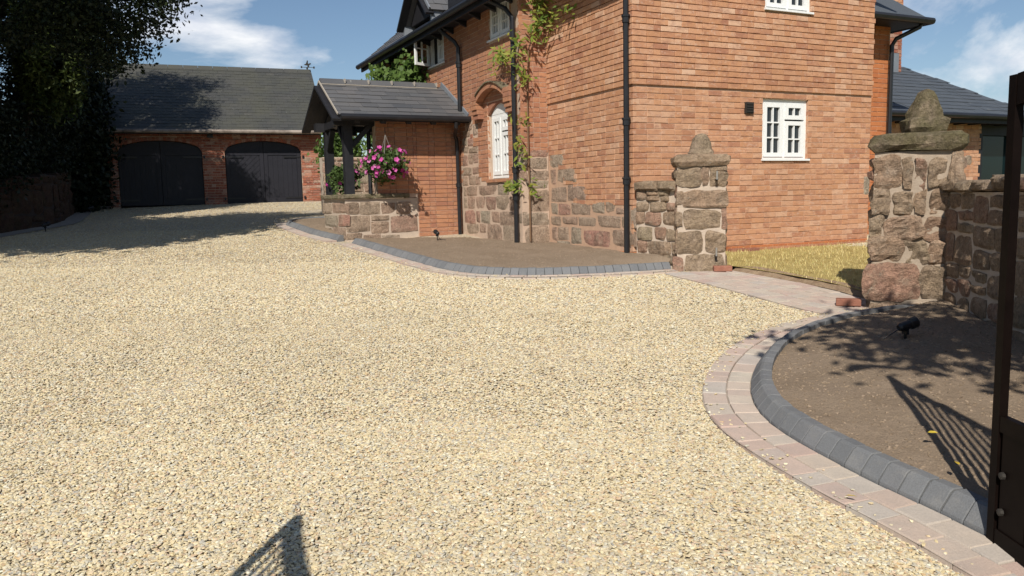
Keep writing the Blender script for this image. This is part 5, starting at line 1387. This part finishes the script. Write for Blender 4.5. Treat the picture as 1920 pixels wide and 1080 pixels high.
# hanging baskets
def basket(label, u, v, z, r_, nfl):
    g = thing('hanging_basket', label, 'hanging basket', (*HW(u, v), z), TH, 'hanging flower baskets')
    MB().lathe([(.02, -.17), (.10, -.15), (.16, -.07), (.18, 0), (.17, 0), (.0, -.03)], (0, 0, 0), 12).build('basket', 'coir', g, smooth=True)
    for k in range(3):
        a = k * 2.1; MB().tube([(.17 * math.cos(a), .17 * math.sin(a), 0), (0, 0, .46)], .005, 5).build('chain', 'wire', g)
    MB().tube([(0, 0, .46), (0, 0, .58)], .007, 5).build('hook', 'iron', g)
    d = nrg.normal(size=(260, 3)); d /= np.linalg.norm(d, axis=1)[:, None]; d[:, 2] = d[:, 2] * .62
    c = d * nrg.uniform(.45, 1, 260)[:, None] * r_ * np.array([1, 1, .85]) + np.array([0, 0, .02]); c[:60] += np.array([-.08, 0, -.14]) + nrg.normal(size=(60, 3)) * .07
    leaf_mesh('foliage', clumps(c, 9, .035), .045, 'leaf_basket', g, 1.6)
    # flowers: five-petalled funnels facing outwards
    mb = MB(); fm = []
    for k in range(3):
        mb = MB()
        for q in range(5):
            a = q * 1.2566; b = a + .62; c_ = a - .62; R1, h = .036, .012
            mb.add([(0, 0, -.012), (R1 * .8 * math.cos(c_), R1 * .8 * math.sin(c_), h * .6), (R1 * 1.1 * math.cos(a), R1 * 1.1 * math.sin(a), h + rng.uniform(-.004, .004)), (R1 * .8 * math.cos(b), R1 * .8 * math.sin(b), h * .6)], [(0, 1, 2, 3)])
        o = mb.build('flower', 'petal', None, fix=False); fm.append(o.data); bpy.data.objects.remove(o)
    for k in range(nfl):
        th_ = rng.uniform(0, 6.283); ph = rng.uniform(-.95, .95); dd = Vector((math.cos(th_) * math.sqrt(1 - ph * ph * .6), math.sin(th_) * math.sqrt(1 - ph * ph * .6), ph * .6))
        o = link('flower', rng.choice(fm), g, loc=dd * r_ * rng.uniform(.85, 1.22) + Vector((-.07, 0, -.06)) * (k % 3 == 0) + Vector((0, 0, .02))); o.rotation_euler = (dd + Vector((rng.uniform(-.4, .4), rng.uniform(-.4, .4), rng.uniform(-.2, .5)))).to_track_quat('Z', 'Y').to_euler()
        s = rng.uniform(.75, 1.25); o.scale = (s, s, s)
    return g


basket('large hanging basket of pink petunias in front of the porch brick wall', -1.93, 4.40, 2.14, .36, 80)
basket('second basket of pink petunias hanging deeper inside the porch between the posts', -2.25, 5.9, 1.98, .27, 16)

# fallen leaves on the kerb bed and edging
for i, (x, y, z, lab) in enumerate(((1.93, 3.55, .40, 'yellow fallen leaf on the soil just inside the curved kerb'), (1.86, 3.22, .37, 'yellow fallen leaf on the soil close to the gate'), (1.42, 3.22, .235, 'yellow fallen leaf lying on the paved edging'))):
    mb = MB(); mb.add([(-.03, 0, 0), (-.01, -.014, .004), (.018, -.012, .006), (.035, 0, .002), (.018, .012, .008), (-.01, .014, .006)], [(0, 1, 2, 3, 4, 5)])
    o = mb.build('fallen_leaf', 'yellow_leaf', fix=False); o.location = (x, y, z + .02); o.rotation_euler = (.15, .1, i * 1.3); o.scale = (.75,) * 3; tag(o, lab, 'leaf', 'yellow fallen leaves')


# ------------------------------------------------------------------ scattered stuff: gravel, soil crumbs, dry grass
def scatter(name, pts, mat, label, scale_lo, scale_hi, shape='stone', subdiv=1):
    me = bpy.data.meshes.new(name); me.vertices.add(len(pts)); me.vertices.foreach_set('co', np.asarray(pts, np.float32).ravel()); me.update()
    o = link(name, me, None, 'stuff', label=label)
    ng = bpy.data.node_groups.new(name, 'GeometryNodeTree')
    ng.interface.new_socket('Geometry', in_out='INPUT', socket_type='NodeSocketGeometry'); ng.interface.new_socket('Geometry', in_out='OUTPUT', socket_type='NodeSocketGeometry')
    N_ = ng.nodes.new; L_ = ng.links.new; gi, go = N_('NodeGroupInput'), N_('NodeGroupOutput')
    join = N_('GeometryNodeGeometryToInstance')
    for k in range(4):
        ico = N_('GeometryNodeMeshIcoSphere'); ico.inputs['Radius'].default_value = 1; ico.inputs['Subdivisions'].default_value = subdiv
        sp_ = N_('GeometryNodeSetPosition'); rv = N_('FunctionNodeRandomValue'); rv.data_type = 'FLOAT_VECTOR'; rv.inputs[0].default_value = (-.33,) * 3; rv.inputs[1].default_value = (.33,) * 3; rv.inputs['Seed'].default_value = k
        L_(ico.outputs[0], sp_.inputs[0]); L_(rv.outputs[0], sp_.inputs['Offset'])
        sm = N_('GeometryNodeSetMaterial'); sm.inputs['Material'].default_value = M[mat]; L_(sp_.outputs[0], sm.inputs[0]); L_(sm.outputs[0], join.inputs[0])
    ip_ = N_('GeometryNodeInstanceOnPoints'); L_(gi.outputs[0], ip_.inputs['Points']); L_(join.outputs[0], ip_.inputs['Instance']); ip_.inputs['Pick Instance'].default_value = True
    r1 = N_('FunctionNodeRandomValue'); r1.data_type = 'FLOAT_VECTOR'; r1.inputs[0].default_value = (-.3, -.3, 0); r1.inputs[1].default_value = (.3, .3, 6.283); r1.inputs['Seed'].default_value = 11
    er = N_('FunctionNodeEulerToRotation'); L_(r1.outputs[0], er.inputs[0]); L_(er.outputs[0], ip_.inputs['Rotation'])
    r2 = N_('FunctionNodeRandomValue'); r2.data_type = 'FLOAT_VECTOR'; r2.inputs[0].default_value = scale_lo; r2.inputs[1].default_value = scale_hi; r2.inputs['Seed'].default_value = 12
    L_(r2.outputs[0], ip_.inputs['Scale']); L_(ip_.outputs[0], go.inputs[0])
    md = o.modifiers.new('scatter', 'NODES'); md.node_group = ng
    return o


def band_points(y0, y1, dens, x0f, x1f, z):
    """random points between two depths, a bit wider than the view"""
    n = int(dens * (y1 - y0) * (x1f(y1) - x0f(y1))); y = nrg.uniform(y0, y1, n); x = nrg.uniform(x0f(y1), x1f(y1), n)
    k = (x > np.array([x0f(v) for v in y])) & (x < np.array([x1f(v) for v in y])); return x[k], y[k]


edgeA = offset(kA, -.19); edgeB = offset(kB, .19); edgeR = offset(kR, -.285)
excl = [list(map(tuple, edgeA)) + [tuple(p) for p in (PATH_L[0], (2.9, 9.9))] + [HW(4, 3), HW(4, 16), HW(-2, 12)] + list(map(tuple, edgeB[::-1])),
        list(map(tuple, edgeR)) + [(8, 1.9), (8, 7.0)],
        [PATH_L[0], *[tuple(p) for p in pl], (9, 6.6), (9, 12), (2, 11)]]
leftx = np.array(LW_); xl = lambda y: np.interp(y, leftx[:, 1], leftx[:, 0]) + .42
pts = []
for (y0, y1, dens, zz) in ((1.9, 4.4, 11000, .006), (4.4, 7.5, 6800, .006), (7.5, 11, 3400, .006), (11, 16, 1300, .006), (16, 24.0, 350, .008)):
    x, y = band_points(y0, y1, dens, lambda v: -.72 * v - .6, lambda v: .70 * v + .5, 0)
    keep = np.ones(len(x), bool)
    for e in excl: keep &= ~inpoly(x, y, e)
    keep &= x > xl(y)
    # front of garage
    gl = (x + 8.88) * -.35522 + (y - 23.8) * .93478; keep &= gl < -.02
    x, y = x[keep], y[keep]
    und = np.array([mnoise.noise((a * 1.1, b * 1.1, 0)) * .007 + mnoise.noise((a * 4, b * 4, 5)) * .004 for a, b in zip(x, y)])
    pts.append(np.stack([x, y, .062 * y + zz + und + nrg.uniform(-.003, .006, len(x))], 1))
GN = pts
stray = []
for ln_, sd2 in ((edgeR, 1), (edgeA, 1)):
    for k in range(200 if ln_ is edgeR else 140):
        i = rng.randrange(len(ln_) - 1); p = ln_[i] + (ln_[i + 1] - ln_[i]) * rng.random(); d_ = ln_[i + 1] - ln_[i]; d_ = d_ / np.linalg.norm(d_)
        q = p + np.array([-d_[1], d_[0]]) * min(.27, rng.expovariate(1 / .035)); stray.append((q[0], q[1], .062 * q[1] + .034))
GN[1] = np.vstack([GN[1], np.array(stray)])
scatter('gravel', np.vstack(GN[:2]), 'gravel_stone', 'loose golden gravel covering the near drive', (.0055, .0045, .0026), (.0138, .0105, .0055))
scatter('gravel', np.vstack(GN[2:]), 'gravel_stone', 'loose golden gravel covering the far drive', (.0075, .0062, .0036), (.0165, .0135, .0075))

# crumbs on the beds
def on_mesh(o, n):
    me = o.data; V = np.empty(len(me.vertices) * 3); me.vertices.foreach_get('co', V); V = V.reshape(-1, 3)
    F = np.array([p.vertices[:] for p in me.polygons]); a = np.linalg.norm(np.cross(V[F[:, 1]] - V[F[:, 0]], V[F[:, 3]] - V[F[:, 0]]), axis=1)
    k = nrg.choice(len(F), n, p=a / a.sum()); s, t_ = nrg.random((2, n))[:, :, None]
    q = V[F[k]]; return q[:, 0] * (1 - s) * (1 - t_) + q[:, 1] * s * (1 - t_) + q[:, 2] * s * t_ + q[:, 3] * (1 - s) * t_
scatter('soil_crumbs', np.vstack([on_mesh(bedA, 2500), on_mesh(bedR, 5000), on_mesh(bedB, 800)]), 'clod', 'small crumbs and stones on the dry planting beds', (.002, .002, .0015), (.012, .010, .008))

# dry grass blades
P = on_mesh(lawn, 42000); d2 = (P[:, 0] < 6.5); P = P[d2]; n = len(P)
hgt = nrg.uniform(.02, .055, n); an = nrg.uniform(0, 6.283, n); ln = nrg.uniform(.01, .05, n); wd_ = nrg.uniform(.0015, .003, n)
ax = np.stack([np.cos(an), np.sin(an), np.zeros(n)], 1); sd_ = np.stack([-np.sin(an), np.cos(an), np.zeros(n)], 1)
tip = P + ax * ln[:, None] + np.array([0, 0, 1]) * hgt[:, None]
v = np.stack([P - sd_ * wd_[:, None], P + sd_ * wd_[:, None], tip], 1).reshape(-1, 3)
me = bpy.data.meshes.new('grass'); me.vertices.add(3 * n); me.vertices.foreach_set('co', v.ravel()); me.loops.add(3 * n); me.loops.foreach_set('vertex_index', np.arange(3 * n, dtype=np.int32))
me.polygons.add(n); me.polygons.foreach_set('loop_start', np.arange(0, 3 * n, 3, dtype=np.int32)); me.update(calc_edges=True)
at = me.attributes.new('rnd', 'FLOAT', 'FACE'); at.data.foreach_set('value', nrg.random(n).astype(np.float32)); me.materials.append(M['grass_blade'])
link('grass', me, None, 'stuff', label='parched yellow grass below the brick gable')
